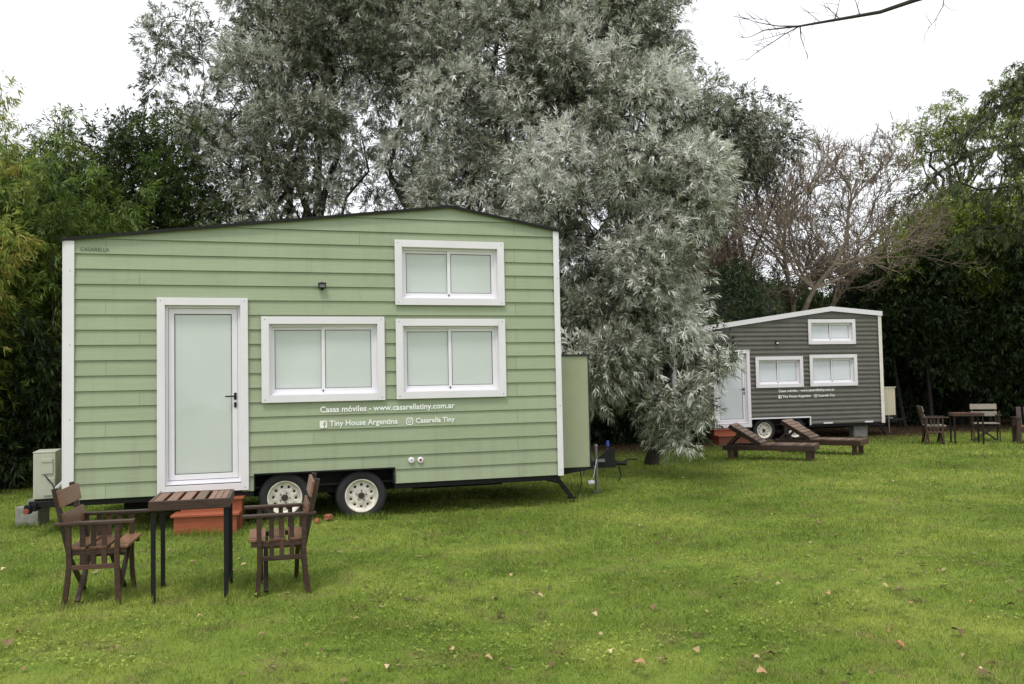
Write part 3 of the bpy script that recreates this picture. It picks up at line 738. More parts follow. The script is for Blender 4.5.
lo = lounger('brown slatted wooden sun lounger with raised back, the nearer of two', (4.98, 17.15, 0), -.46, 1.72)
dup(lo, (6.36, 18.3, 0), -.62, 'brown slatted wooden sun lounger with raised back, behind the other near the grey house wheel')

# props
def rock(name, label, cat, loc, size, mat, seed):
    r_ = random.Random(seed); bm = bmesh.new(); bmesh.ops.create_icosphere(bm, subdivisions=2, radius=1)
    for v in bm.verts:
        v.co = Vector((max(-.75, min(.75, v.co.x)), max(-.7, min(.7, v.co.y)), max(-.6, min(.7, v.co.z)))) * (1 + r_.uniform(-.1, .1)); v.co = Vector((v.co.x * size[0], v.co.y * size[1], v.co.z * size[2]))
    me = bpy.data.meshes.new(name); bm.to_mesh(me); bm.free(); me.materials.append(MATS[mat]); o = bpy.data.objects.new(name, me); COL.objects.link(o); o.location = loc; o.rotation_euler = (0, 0, r_.uniform(0, 3))
    return tag(o, label, cat)


p = hloc(-.52, -.12); rock('brick_fragment', 'small pale brick fragment in the grass between the two wheels', 'brick', (p.x, p.y, .03), (.06, .04, .04), 'brick_clay', 3)
p = hloc(-.38, .0); rock('brick_fragment', 'reddish brick fragment resting against the right wheel', 'brick', (p.x, p.y, .045), (.07, .05, .05), 'brick_clay', 5)
cb = thing('cinder_block', 'grey concrete block propping the floor of the grey house', 'concrete block', (8.95, 22.95, 0), .2)
mb = MB(); mb.box(-.2, .2, -.1, .1, 0, .2); mb.box(-.19, .21, -.1, .1, .202, .365); mb.build('block', 'concrete', cb, .01)

# ------------------------------------------------------------------ ground and grass
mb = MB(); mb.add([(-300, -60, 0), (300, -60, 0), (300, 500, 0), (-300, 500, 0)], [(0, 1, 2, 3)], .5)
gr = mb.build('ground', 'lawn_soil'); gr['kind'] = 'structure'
rng = np.random.default_rng(11)


def vnoise(x, y, sc, seed):
    r_ = np.random.default_rng(seed); T = r_.random((64, 64)); X = x * sc + 100; Y = y * sc + 100
    i = np.floor(X).astype(int); j = np.floor(Y).astype(int); fx = X - i; fy = Y - j; fx = fx * fx * (3 - 2 * fx); fy = fy * fy * (3 - 2 * fy)
    a = T[i % 64, j % 64]; b_ = T[(i + 1) % 64, j % 64]; c = T[i % 64, (j + 1) % 64]; d = T[(i + 1) % 64, (j + 1) % 64]
    return (a * (1 - fx) + b_ * fx) * (1 - fy) + (c * (1 - fx) + d * fx) * fy


TUFTS = [(hloc(u, -.03).x, hloc(u, -.03).y, .16, 500) for u in (-.88, .02)] + [(-3.4, 9.66, .3, 500), (-5.79, 10.45, .14, 250)]
for (x_, y_) in ((-3.34, 6.57), (-2.98, 6.65), (-3.14, 7.19), (-3.45, 7.1), (-2.7, 6.64), (-2.18, 6.77), (-2.4, 7.28), (-2.9, 7.2), (-2.01, 6.83), (-1.66, 6.93), (-2.16, 7.3), (-1.8, 7.35), (1.3, 12.75), (.8, 11.75)): TUFTS.append((x_, y_, .035, 60))


def grass():
    V = []; T = []
    for (y0, y1, dens, h, w) in ((3.4, 6.0, 9000, .036, .0045), (6.0, 8.5, 5200, .038, .006), (8.5, 12, 2600, .042, .008), (12, 17, 1150, .05, .012), (17, 27, 430, .06, .02)):
        ym = y1; X = y1 * .62 + .8; n = int((y1 - y0) * 2 * X * dens)
        x = rng.uniform(-X, X, n); y = rng.uniform(y0, y1, n)
        k = np.abs(x) < y * .62 + .8
        dn = vnoise(x, y, 1.3, 1) * .6 + vnoise(x, y, 5, 2) * .4
        k &= rng.random(n) < .15 + dn * 1.3
        x = x[k]; y = y[k]; dn = dn[k]; n = len(x)
        hh = h * rng.uniform(.4, 1.25, n) * (.35 + 1.1 * (vnoise(x, y, 2.2, 3) * .5 + vnoise(x, y, 7, 4) * .5)); ww = w * rng.uniform(.6, 1.4, n)
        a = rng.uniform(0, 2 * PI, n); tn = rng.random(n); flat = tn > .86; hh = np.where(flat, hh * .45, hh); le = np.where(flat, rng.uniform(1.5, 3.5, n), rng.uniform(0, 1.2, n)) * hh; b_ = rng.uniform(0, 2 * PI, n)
        base = np.stack([x, y, np.full(n, -.002)], 1); sd = np.stack([np.cos(a), np.sin(a), np.zeros(n)], 1) * ww[:, None] / 2
        tip = base + np.stack([np.cos(b_) * le, np.sin(b_) * le, hh], 1)
        V.append(np.stack([base - sd, base + sd, tip], 1).reshape(-1, 3)); T.append(tn)
    # broad weed leaves in patches
    n = 40000; y = 3.4 + 13 * rng.random(n) ** 1.6; x = rng.uniform(-1, 1, n) * (y * .62 + .8)
    k = (vnoise(x, y, 1.1, 8) * .6 + vnoise(x, y, 4, 9) * .4) > .56; x = x[k]; y = y[k]; n = len(x); a = rng.uniform(0, 2 * PI, n); L = rng.uniform(.012, .03, n)
    base = np.stack([x, y, rng.uniform(.006, .03, n)], 1); d = np.stack([np.cos(a), np.sin(a), rng.uniform(-.1, .5, n)], 1) * L[:, None]; sd = np.stack([-np.sin(a), np.cos(a), rng.uniform(-.3, .3, n)], 1) * L[:, None] * .45
    V.append(np.stack([base, base + d - sd, base + d + sd], 1).reshape(-1, 3)); T.append(rng.uniform(.3, .85, n))
    # taller unmown tufts against wheels, legs, steps and blocks
    for (cx, cy, rx, n) in TUFTS:
        x = cx + rng.normal(0, rx, n); y = cy + rng.normal(0, .05, n); h_ = rng.uniform(.03, .11, n); a = rng.uniform(0, 2 * PI, n); b_ = rng.uniform(0, 2 * PI, n)
        base = np.stack([x, y, np.full(n, -.002)], 1); sd = np.stack([np.cos(a), np.sin(a), np.zeros(n)], 1) * .0035; tip = base + np.stack([np.cos(b_) * h_ * .4, np.sin(b_) * h_ * .4, h_], 1)
        V.append(np.stack([base - sd, base + sd, tip], 1).reshape(-1, 3)); T.append(rng.random(n) * .85)
    V = np.concatenate(V); T = np.concatenate(T); Fc = np.arange(len(V)).reshape(-1, 3)
    o = arrmesh('grass', V, Fc, T, 'grass_blade'); o['kind'] = 'stuff'
    tag(o, 'short patchy green lawn grass across the whole foreground', 'grass'); return len(Fc)


NG = grass()


def litter():
    n = 15000; y = 3.5 + 19 * rng.random(n) ** 1.3; x = rng.uniform(-1, 1, n) * (y * .62 + .8)
    p = vnoise(x, y, .9, 21) * .6 + vnoise(x, y, 3.5, 22) * .4; edge = np.clip((y - .42 * x - 15.5) / 4, 0, 1)
    k = rng.random(n) < np.clip((p - .52) * 2.2, 0, 1) * .55 + edge * .6 + .012; x = x[k]; y = y[k]; n = len(x)
    a = rng.uniform(0, 2 * PI, n); L = rng.uniform(.012, .035, n) * (1 + y / 30); W = L * rng.uniform(.2, .6, n)
    c = np.stack([x, y, rng.uniform(.012, .03, n)], 1); d = np.stack([np.cos(a), np.sin(a), rng.uniform(-.3, .3, n)], 1) * L[:, None]; q = np.stack([-np.sin(a), np.cos(a), rng.uniform(-.4, .4, n)], 1) * W[:, None]
    V = np.stack([c - d, c - q, c + d * .8, c + q], 1).reshape(-1, 3)
    o = arrmesh('leaf_litter', V, np.arange(len(V)).reshape(-1, 4), rng.random(n), 'litter'); o['kind'] = 'stuff'; tag(o, 'small brown leaf scraps and twigs scattered through the lawn', 'leaf litter')


litter()


def leaf_mesh(seed):
    r_ = random.Random(seed); vs = []; n = 9
    prof = [.05, .5, .75, 1.1, .8, 1.0, .7, .5, 0.05]
    mid = []; L = []; R = []
    for i in range(n):
        t = i / (n - 1); x = t - .5; z = .12 * math.sin(t * PI * 1.2) + r_.uniform(-.02, .02) + .03
        w = prof[i] * .38 * r_.uniform(.8, 1.1); cu = r_.uniform(.25, .7)
        mid.append((x, 0, z)); L.append((x + r_.uniform(-.03, .03), w, z + w * cu)); R.append((x + r_.uniform(-.03, .03), -w, z + w * cu * .8))
    vs = mid + L + R; fs = []
    for i in range(n - 1): fs += [(i, i + 1, n + i + 1, n + i), (i, 2 * n + i, 2 * n + i + 1, i + 1)]
    me = bpy.data.meshes.new('fallen_leaf'); me.from_pydata(vs, [], fs); me.materials.append(MATS['dry_leaf']); return me


LM = [leaf_mesh(s) for s in range(6)]
spots = [(656, 612, .075), (828, 598, .07), (957, 637, .085), (768, 660, .07), (900, 650, .06), (697, 655, .055), (985, 680, .07), (8, 648, .08), (640, 668, .06), (762, 678, .06), (540, 600, .05), (722, 602, .05), (885, 590, .05), (452, 655, .05),
         (912, 606, .045), (735, 588, .045), (365, 612, .05), (262, 640, .05), (100, 600, .05), (200, 620, .045), (600, 640, .05), (560, 660, .05), (1010, 610, .06), (870, 640, .045)]
rr = random.Random(5)
for _ in range(80):
    py = 455 + 225 * rr.random() ** 1.3; px = rr.uniform(0, 1024) if py > 520 or rr.random() < .3 else rr.uniform(600, 1024); spots.append((px, py, rr.uniform(.03, .055)))
for (px, py, s) in spots:
    v = at(px, py, 10.0); k = HCAM / (HCAM - v.z)
    if HCAM - v.z < .3: continue
    X, Y = v.x * k, 10.0 * k
    o = bpy.data.objects.new('fallen_leaf', rr.choice(LM)); COL.objects.link(o)
    o.location = (X, Y, .022 if s < .05 else .03); o.scale = (s, s, s); o.rotation_euler = (rr.uniform(-.4, .4), rr.uniform(-.4, .4), rr.uniform(0, 6.3))
    tag(o, 'dry brown fallen leaf lying on the grass', 'leaf', 'fallen leaves on the lawn')


# ------------------------------------------------------------------ trees
class Tubes:
    def __init__(s): s.V = []; s.F = []; s.n = 0
    def seg(s, P, R, n=5):
        P = np.asarray(P, float); R = np.asarray(R, float); m = len(P); D = np.gradient(P, axis=0); D /= np.linalg.norm(D, axis=1)[:, None] + 1e-9
        ref = np.array([.31, .89, .33]); A = np.cross(D, ref); A /= np.linalg.norm(A, axis=1)[:, None] + 1e-9; B = np.cross(D, A)
        t = np.arange(n) * 2 * PI / n
        ringv = P[:, None, :] + R[:, None, None] * (A[:, None, :] * np.cos(t)[None, :, None] + B[:, None, :] * np.sin(t)[None, :, None])
        s.V.append(ringv.reshape(-1, 3)); i = np.arange(m - 1)[:, None] * n; k = np.arange(n)[None, :]; k2 = (k + 1) % n
        s.F.append(np.stack([i + k, i + k2, i + n + k2, i + n + k], -1).reshape(-1, 4) + s.n); s.n += m * n
    def build(s, name, mat, parent):
        V = np.concatenate(s.V); Fc = np.concatenate(s.F); o = arrmesh(name, V, Fc, np.full(len(Fc), .5), mat, parent)
        o.data.polygons.foreach_set('use_smooth', np.ones(len(Fc), bool)); return o


def curve(a, b, bend, n=6, r_=None):
    a = np.array(a, float); b = np.array(b, float); t = np.linspace(0, 1, n)[:, None]
    P = a + (b - a) * t; P += np.array(bend)[None, :] * np.sin(t * PI)
    if r_ is not None: P[1:-1] += r_.normal(0, .03 * np.linalg.norm(b - a), (n - 2, 3))
    return P


def unit(a): return a / (np.linalg.norm(a, axis=-1, keepdims=True) + 1e-9)


def leaves(C, D, N, L, W, spread, r_, axis_len, tone0):
    """tufts at C with axes D: N leaves each, as folded kites"""
    T = len(C); C = np.repeat(C, N, 0); D = np.repeat(D, N, 0); k = T * N
    s = r_.random(k)
    rnd = unit(r_.normal(size=(k, 3))); side = unit(np.cross(D, rnd))
    sp = spread * (1.15 - .75 * s)
    d = unit(D * np.cos(sp)[:, None] + side * np.sin(sp)[:, None] + r_.normal(0, .12, (k, 3)) + np.array([0, 0, -.12]))
    base = C + D * (s * axis_len)[:, None]
    ln = L * r_.uniform(.6, 1.25, k); w = W * r_.uniform(.7, 1.3, k)
    q = unit(np.cross(d, unit(r_.normal(size=(k, 3)) * .6 + np.array([0, 0, 1.]))))
    nrm = np.cross(q, d)
    mid = base + d * (ln * .45)[:, None] - nrm * (ln * .03)[:, None]
    tip = base + d * ln[:, None] - np.array([0, 0, 1.]) * (ln * .12)[:, None]
    V = np.stack([base, mid - q * w[:, None] / 2, tip, mid + q * w[:, None] / 2], 1).reshape(-1, 3)
    tone = np.clip(np.repeat(tone0, N) + r_.normal(0, .13, k), 0, 1)
    return V, np.arange(4 * k).reshape(-1, 4), tone


def crown(parent, blobs, r_, mat, subs=30, tufts=26, N=10, L=.1, W=.02, spread=.9, rs=(.28, .55), axis=.14, droop=.35, tone=.5, hollow=.5, branches=None, squash=1.0, tvar=.18, tuftvar=.12, fill=0, name='crown'):
    """blobs: (centre, radius xyz, density). Twigs run from blob heart to every clump."""
    CC = []; DD = []; TT = []; tb_ = branches if branches is not None else Tubes()
    for (c, R, dn) in blobs:
        c = np.array(c, float); R = np.array(R, float) if hasattr(R, '__len__') else np.array([R, R, R * squash]); Rm = R.mean()
        n = max(4, int(subs * dn * Rm ** 2)); d = unit(r_.normal(size=(n, 3))); rad = hollow + (1 - hollow) * r_.random(n) ** .7
        rad *= r_.uniform(.85, 1.12, n)
        S = c + d * R * rad[:, None]
        rsub = r_.uniform(rs[0], rs[1], n) * min(1.0, .3 + .8 * Rm)
        if branches is not None:
            for i in range(n):
                if r_.random() < .8:
                    tb_.seg(curve(c + (S[i] - c) * .35 * r_.random() + r_.normal(0, .12, 3) * Rm, S[i], (0, 0, .12 * Rm), 4, r_), [.017 * min(1, Rm), .013, .009, .004], 4)
                    for _ in range(2):
                        e = S[i] + r_.normal(0, .5, 3) * rsub[i]; tb_.seg([c + (S[i] - c) * .75, (c + (S[i] - c) * .9 + e) / 2, e], [.01, .007, .003], 3)
        m = np.maximum(4, (tufts * (rsub / .4) ** 2 * r_.uniform(.5, 1.4, n)).astype(int)); idx = np.repeat(np.arange(n), m); K = len(idx)
        e = unit(r_.normal(size=(K, 3)) + np.array([0, 0, .25])); q = r_.uniform(.35, 1.05, K)
        P = S[idx] + e * (rsub[idx] * q)[:, None] * np.array([1, 1, .85])
        out = unit(P - c)
        CC.append(P); DD.append(unit(e * .8 + out * .5 + r_.normal(0, .25, (K, 3)) + np.array([0, 0, -droop])))
        TT.append(np.clip(tone + r_.normal(0, tvar, n)[idx] + r_.normal(0, tuftvar, K), 0, 1))
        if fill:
            m = int(fill * subs * dn * Rm ** 2); d = unit(r_.normal(size=(m, 3))); CC.append(c + d * R * (.55 * r_.random(m) ** .4)[:, None]); DD.append(d); TT.append(np.clip(tone - .25 + r_.normal(0, .12, m), 0, 1))  # inner leaves toned darker: the crown's self-shadow put into their colour
    C = np.concatenate(CC); D = np.concatenate(DD); T = np.concatenate(TT)
    V, Fc, tn = leaves(C, D, N, L, W, spread, r_, axis, T)
    arrmesh(name, V, Fc, tn, mat, parent)
    return len(Fc)


def limbs(parent, base, blobs, r0, r_, fork=1.6, mat='bark', nb=99):
    tb_ = Tubes(); base = np.array(base, float); cs = [np.array(b_[0], float) for b_ in blobs][:nb]
    mean = np.mean(cs, 0); top = base + np.array([(mean[0] - base[0]) * .3, (mean[1] - base[1]) * .3, fork])
    tb_.seg(curve(base - np.array([0, 0, .1]), top, (.05, 0, 0), 6, r_), np.linspace(r0 * 1.25, r0 * .85, 6), 10)
    for c, bb in zip(cs, blobs):
        rb_ = bb[1] if not hasattr(bb[1], '__len__') else bb[1][0]; q_ = min(1.0, rb_ / 1.1) * (1 if bb[2] > .55 else .45)
        L = np.linalg.norm(c - top); tb_.seg(curve(top - np.array([0, 0, .2]), c, (r_.normal(0, .08) * L, r_.normal(0, .05) * L, .1 * L), 8, r_), np.linspace(r0 * .5 * q_, r0 * .09 * q_, 8), 7)
    return tb_


LEAFN = 0


def tree(name, label, cat, base, blobs, seed, mat, r0=.2, fork=1.8, group=None, bark='bark', **kw):
    global LEAFN
    r_ = np.random.default_rng(seed); base = Vector(base)
    t = thing(name, label, cat, base, 0, group)
    B = [(Vector(c) - base, R, d) for (c, R, d) in blobs]
    tb_ = limbs(t, (0, 0, 0), B, r0, r_, fork, bark)
    LEAFN += crown(t, B, r_, mat, branches=tb_, **kw); tb_.build('trunk', bark, t)
    return t


def BL(*rows):
    """rows: px, py, Y, radius, density"""
    return [(at(r[0], r[1], r[2]), r[3], r[4] if len(r) > 4 else 1.0) for r in rows]


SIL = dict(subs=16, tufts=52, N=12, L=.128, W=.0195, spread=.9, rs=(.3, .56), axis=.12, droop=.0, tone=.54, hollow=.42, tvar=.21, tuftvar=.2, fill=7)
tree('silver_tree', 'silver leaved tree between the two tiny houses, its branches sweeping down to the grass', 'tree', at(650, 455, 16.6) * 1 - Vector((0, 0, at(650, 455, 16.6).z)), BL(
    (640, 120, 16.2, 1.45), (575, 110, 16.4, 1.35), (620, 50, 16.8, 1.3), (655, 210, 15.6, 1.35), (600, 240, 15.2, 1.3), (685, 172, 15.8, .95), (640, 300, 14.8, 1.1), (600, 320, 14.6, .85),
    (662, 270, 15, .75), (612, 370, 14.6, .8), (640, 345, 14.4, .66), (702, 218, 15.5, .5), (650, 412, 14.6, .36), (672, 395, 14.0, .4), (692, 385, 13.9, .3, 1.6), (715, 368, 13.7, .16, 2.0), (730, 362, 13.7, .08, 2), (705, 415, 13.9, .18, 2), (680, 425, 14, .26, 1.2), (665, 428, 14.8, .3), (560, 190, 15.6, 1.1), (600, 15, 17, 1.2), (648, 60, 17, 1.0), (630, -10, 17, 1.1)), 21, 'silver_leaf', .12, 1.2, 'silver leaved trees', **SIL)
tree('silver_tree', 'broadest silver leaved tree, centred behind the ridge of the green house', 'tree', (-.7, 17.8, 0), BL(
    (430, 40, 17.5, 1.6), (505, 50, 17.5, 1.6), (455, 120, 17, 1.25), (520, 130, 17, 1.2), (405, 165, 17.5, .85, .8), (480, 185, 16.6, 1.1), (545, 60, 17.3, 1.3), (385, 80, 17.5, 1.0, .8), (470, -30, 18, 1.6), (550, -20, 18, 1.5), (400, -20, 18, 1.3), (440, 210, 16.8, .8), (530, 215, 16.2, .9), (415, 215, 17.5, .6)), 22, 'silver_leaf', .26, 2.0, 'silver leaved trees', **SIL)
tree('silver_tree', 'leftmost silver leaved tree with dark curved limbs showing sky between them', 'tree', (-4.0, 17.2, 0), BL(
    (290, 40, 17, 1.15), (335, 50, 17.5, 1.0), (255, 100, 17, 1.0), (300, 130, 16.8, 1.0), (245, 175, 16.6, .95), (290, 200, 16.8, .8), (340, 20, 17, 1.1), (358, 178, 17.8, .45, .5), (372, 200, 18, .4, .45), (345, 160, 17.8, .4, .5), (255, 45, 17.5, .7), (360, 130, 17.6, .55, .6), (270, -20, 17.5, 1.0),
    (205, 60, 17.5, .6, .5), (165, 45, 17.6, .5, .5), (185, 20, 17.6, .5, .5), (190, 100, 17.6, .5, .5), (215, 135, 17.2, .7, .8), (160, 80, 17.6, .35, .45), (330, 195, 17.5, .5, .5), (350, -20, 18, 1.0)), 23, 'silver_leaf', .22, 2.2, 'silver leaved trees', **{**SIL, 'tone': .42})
tree('olive_tree', 'grey green rounded tree crown beyond the silver trees, left of the bare tree', 'tree', (7.4, 27, 0), BL(
    (722, 140, 26, 1.3), (758, 136, 26.5, 1.1), (705, 175, 26, 1.2), (745, 180, 26, .9), (690, 125, 26, .9), (780, 150, 26.5, .6, .6), (715, 215, 26, .8, .6)), 31, 'silver_leaf', .25, 2.5, subs=13, tufts=26, N=10, L=.17, W=.035, rs=(.35, .7), axis=.2, tone=.27, hollow=.35)

# left: broadleaf and bamboo
tree('dark_tree', 'dark green tree between the yellow bamboo and the leftmost silver tree', 'tree', (-6.9, 17.6, 0), BL(
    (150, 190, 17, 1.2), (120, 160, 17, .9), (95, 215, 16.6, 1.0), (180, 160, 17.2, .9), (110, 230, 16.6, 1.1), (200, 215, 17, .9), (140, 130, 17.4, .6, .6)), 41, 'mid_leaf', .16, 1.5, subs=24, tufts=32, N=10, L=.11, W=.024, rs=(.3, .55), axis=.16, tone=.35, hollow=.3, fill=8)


def bamboo(label, X, Y, seed, h, n, spread, tone, mat='lime_leaf', dens=1.0):
    global LEAFN
    r_ = np.random.default_rng(seed); t = thing('bamboo_clump', label, 'bamboo', (X, Y, 0), 0, 'bamboo clumps at the left'); tb_ = Tubes(); C = []; D = []; T = []
    for i in range(n):
        a = r_.uniform(0, 2 * PI); b0 = np.array([math.cos(a), math.sin(a), 0]) * r_.uniform(0, .45); a += r_.normal(0, .5)
        hh = h * r_.uniform(.65, 1.08); ln = spread * r_.uniform(.2, 1.1); dr = np.array([math.cos(a), math.sin(a), 0]); k = np.linspace(0, 1, 12)
        P = b0 + dr * (ln * k ** 2)[:, None] + np.array([0, 0, 1.]) * (hh * (k - .10 * k ** 4))[:, None]
        tb_.seg(P, np.linspace(.018, .004, 12), 5)
        m = int(70 * dens * h / 5)
        s = r_.uniform(.22, 1, m) ** .75; Q = np.stack([np.interp(s, k, P[:, j]) for j in range(3)], 1)
        dd = unit(r_.normal(size=(m, 3)) * np.array([1, 1, .35]) + dr * .4); l_ = r_.uniform(.15, .7, m) * (1.2 - s * .8); E = Q + dd * l_[:, None] - np.array([0, 0, 1.]) * (l_ ** 2 * .35)[:, None]
        tn = np.clip(tone + r_.normal(0, .12) + r_.normal(0, .1, m) + .25 * (s - .5), 0, 1)
        for u_ in (.3, .55, .8, 1.0):
            kk = r_.random(m) < .85; C.append((Q + (E - Q) * u_)[kk] + r_.normal(0, .06, (kk.sum(), 3))); D.append(unit(dd + np.array([0, 0, -.45]) + r_.normal(0, .4, (m, 3)))[kk]); T.append(tn[kk])
        for j in range(0, m, 4): tb_.seg([Q[j], E[j]], [.005, .002], 3)
    C = np.concatenate(C); D = np.concatenate(D); T = np.concatenate(T); V, Fc, tn = leaves(C, D, 7, .15, .02, .7, r_, .12, T)
    arrmesh('foliage', V, Fc, tn, mat, t); tb_.build('culms', 'culm', t); LEAFN += len(Fc)


bamboo('leftmost bright yellow green bamboo clump at the photo edge', -8.9, 13.9, 51, 6.0, 30, 1.35, .72)
bamboo('yellow green bamboo clump just left of the green house roof corner', -7.9, 15.0, 52, 6.1, 30, 1.2, .75, 'mid_leaf')
bamboo('tall bamboo clump with thin feathery tops behind the other two', -9.3, 16.6, 53, 7.4, 26, 1.5, .6)
bamboo('taller dark green bamboo clump between the yellow ones and the dark tree', -7.9, 17.2, 54, 6.6, 26, 1.3, .5, 'mid_leaf')
bamboo('low dark bamboo clump beside the air conditioner', -7.9, 15.2, 55, 3.0, 24, 1.1, .3, 'dark_leaf')

DARK = dict(subs=9, tufts=32, N=10, L=.15, W=.032, rs=(.45, .8), axis=.2, droop=.3, hollow=.35, spread=1.0)
rr = random.Random(77)
# dark hedge shrubs behind the green house, left to right
tree('dark_shrub', 'low dark shrub at the foot of the yellow green bamboo', 'shrub', (-9.0, 14.4, 0), [(Vector((-9.2, 14.5, .7)), (1.1, .7, .8), 1.2), (Vector((-8.9, 14.6, 1.9)), (1.0, .6, .8), 1.2), (Vector((-8.0, 14.9, 1.2)), (.7, .6, 1.0), 1.2)], 98, 'dark_leaf', .07, .5, 'dark shrubs behind the houses', **{**DARK, 'tone': .4, 'hollow': .2, 'L': .14, 'W': .03, 'subs': 14})
hl_ = ['leftmost dark shrub in the shade behind the bamboo', 'dark shrub behind the bamboo and the air conditioner', 'dark shrub behind the left end of the green house', 'dark shrub behind the door of the green house', 'dark shrub behind the first window of the green house',
       'dark shrub behind the ridge of the green house', 'dark shrub behind the right windows of the green house', 'dark shrub behind the green storage box under the silver tree', 'dark shrub below the silver tree left of the grey house', 'dark shrub behind the left end of the grey house']
for i in range(10):
    X = -13.5 + i * 2.15; Y = 19.8 + rr.uniform(-.5, .7) + (2.2 if i > 6 else 0) + (2.2 if i == 9 else 0); R = 1.5
    bl = [(Vector((X + rr.uniform(-.3, .3), Y, z)), (1.35, 1.0, .95), 1.0) for z in (.7, 1.9, 3.1)] + [(Vector((X + rr.uniform(-.6, .6), Y + .3, 4.1)), .8, .9)]
    tree('dark_shrub', hl_[i], 'shrub', (X, Y, 0), bl, 100 + i, 'dark_leaf', .09, .8, 'dark shrubs behind the houses', **{**DARK, 'tone': .3, 'hollow': .2})

# right: dark trees with lit tops
R_ = [
    ('dark_tree', 'dark tree behind the roof of the grey house below the bare tree', (9.2, 28.5), [(760, 318, 28, 1.2), (800, 312, 28, 1.2), (730, 325, 28, 1.2), (840, 314, 28.5, 1.2), (790, 350, 28, 1.4), (850, 350, 28.5, 1.4)], .45, 'mid_leaf'),
    ('dark_tree', 'dark spreading tree just right of the grey house corner', (13.2, 28), [(890, 290, 27, 1.5), (930, 300, 27, 1.6), (900, 345, 27, 1.4), (870, 320, 27.5, 1.2), (950, 350, 27, 1.4), (910, 390, 28.5, 1.3)], .3, 'dark_leaf'),
    ('dark_tree', 'dark spreading tree behind the distant table and chairs', (15.6, 27), [(985, 290, 26, 1.7), (1020, 320, 26, 1.6), (960, 330, 26, 1.4), (1000, 360, 26.5, 1.4), (1050, 280, 26, 1.8), (980, 390, 28, 1.3)], .28, 'dark_leaf'),
    ('broadleaf_tree', 'leafy tree with yellow green top under the tall pine at right', (14.0, 27.5), [(935, 240, 26.5, 1.0), (965, 230, 26.5, 1.1), (1000, 235, 26.5, 1.2), (915, 258, 26.5, .9), (1035, 225, 26.5, 1.5), (985, 262, 26, 1.1), (945, 270, 26, .9)], .58, 'lime_leaf'),
    ('dark_tree', 'dark tree beyond the right edge of the lawn', (19.0, 26), [(1100, 250, 26, 2.0), (1130, 320, 26, 2.0), (1080, 360, 26, 1.5), (1160, 380, 26, 1.8)], .28, 'dark_leaf'),
]
for i, (nm, lb, (X, Y), rows, tn, mt) in enumerate(R_):
    tree(nm, lb, 'tree', (X, Y, 0), BL(*rows), 200 + i, mt, .17, 1.6, 'leafy trees behind the grey house', **{**DARK, 'tone': tn, 'subs': 8, 'L': .17, 'W': .04})
# deep shade wood further back: trunks and foliage as one mass
r_ = np.random.default_rng(300); V_ = []
bl = []
for i in range(46):
    X = -24 + i * 1.25; Y = (24.5 if X < 4 else 31.5) + r_.uniform(-.8, .8)
    for z in (.9, 2.3, 3.6): bl.append((Vector((X, Y, z)), (1.2, 1.0, 1.0), 1.0))
wood = thing('woodland', 'dark mass of shaded foliage closing the garden behind the houses', 'woodland')
wood['kind'] = 'stuff'
LEAFN += crown(wood, bl, r_, 'dark_leaf', subs=9, tufts=16, N=9, L=.26, W=.08, rs=(.5, .8), axis=.25, tone=.2, hollow=.15, name='foliage')
# slim trunks in the shade at right
tl = ['behind the coupling of the grey house', 'left of the far table', 'above the far table', 'above the far right chair', 'at the right photo edge', 'nearest the grey house corner']
for i, (px, Y) in enumerate(((905, 26.4), (932, 26.0), (990, 26.0))):
    b0 = at(px, 400, Y); r_ = np.random.default_rng(400 + i); t = thing('slim_tree', 'slim dark tree trunk in the shade ' + tl[i], 'tree', (b0.x, Y, 0), 0, 'slim trunks in the shade at right')
    tb_ = Tubes(); tb_.seg(curve((0, 0, -.1), (r_.normal(0, .2), .2, 4.4), (r_.normal(0, .08), 0, 0), 9), np.linspace(.06, .03, 9), 8); 
    for k in range(4): z = r_.uniform(2, 4); tb_.seg(curve((0, .1, z), (r_.normal(0, 1), r_.normal(0, .6), z + 1), (0, 0, .1), 5, r_), np.linspace(.03, .01, 5), 5)
    tb_.build('trunk', 'dark_bark', t)
    LEAFN += crown(t, [(Vector((0, .3, 4.2)), (1.2, 1.0, .8), 1.0), (Vector((.3, -.2, 3.2)), (.9, .8, .5), .8)], r_, 'dark_leaf', **{**DARK, 'tone': .3})


# bare brown tree
def bare(tb_, r_, base, d0, L0, R0, levels, minr=.004, up=.12, spread=.75, kids=(3, 5, 5, 4), segs=7, wander=.16, sub=.62):
    cnt = 0
    def go(p, d, L, R, lv):
        nonlocal cnt
        n = segs if lv < 2 else 5; P = [p]; dd = d
        for i in range(n):
            dd = unit(dd + r_.normal(0, wander, 3) + np.array([0, 0, up * (1 if lv else .4)])); P.append(P[-1] + dd * L / n)
        re = max(minr * .6, R * (.45 if lv > 1 else .15)); tb_.seg(P, np.linspace(R, re, n + 1), 8 if lv == 0 else (5 if lv < 3 else 3)); cnt += 1
        if lv >= levels: return
        for k in range(kids[lv]):
            s = r_.uniform(.3, 1.0); i = min(n, int(s * n) + 0); q = P[i]
            ax = unit(np.cross(dd, r_.normal(size=3))); a = spread * r_.uniform(.5, 1.3); nd = unit(unit(P[i] - P[max(0, i - 1)]) * math.cos(a) + ax * math.sin(a))
            go(q, nd, L * sub * r_.uniform(.75, 1.25), max(minr, R * (1 - .5 * s) * .6), lv + 1)
    go(np.array(base, float), unit(np.array(d0, float)), L0, R0, 0)
    return cnt


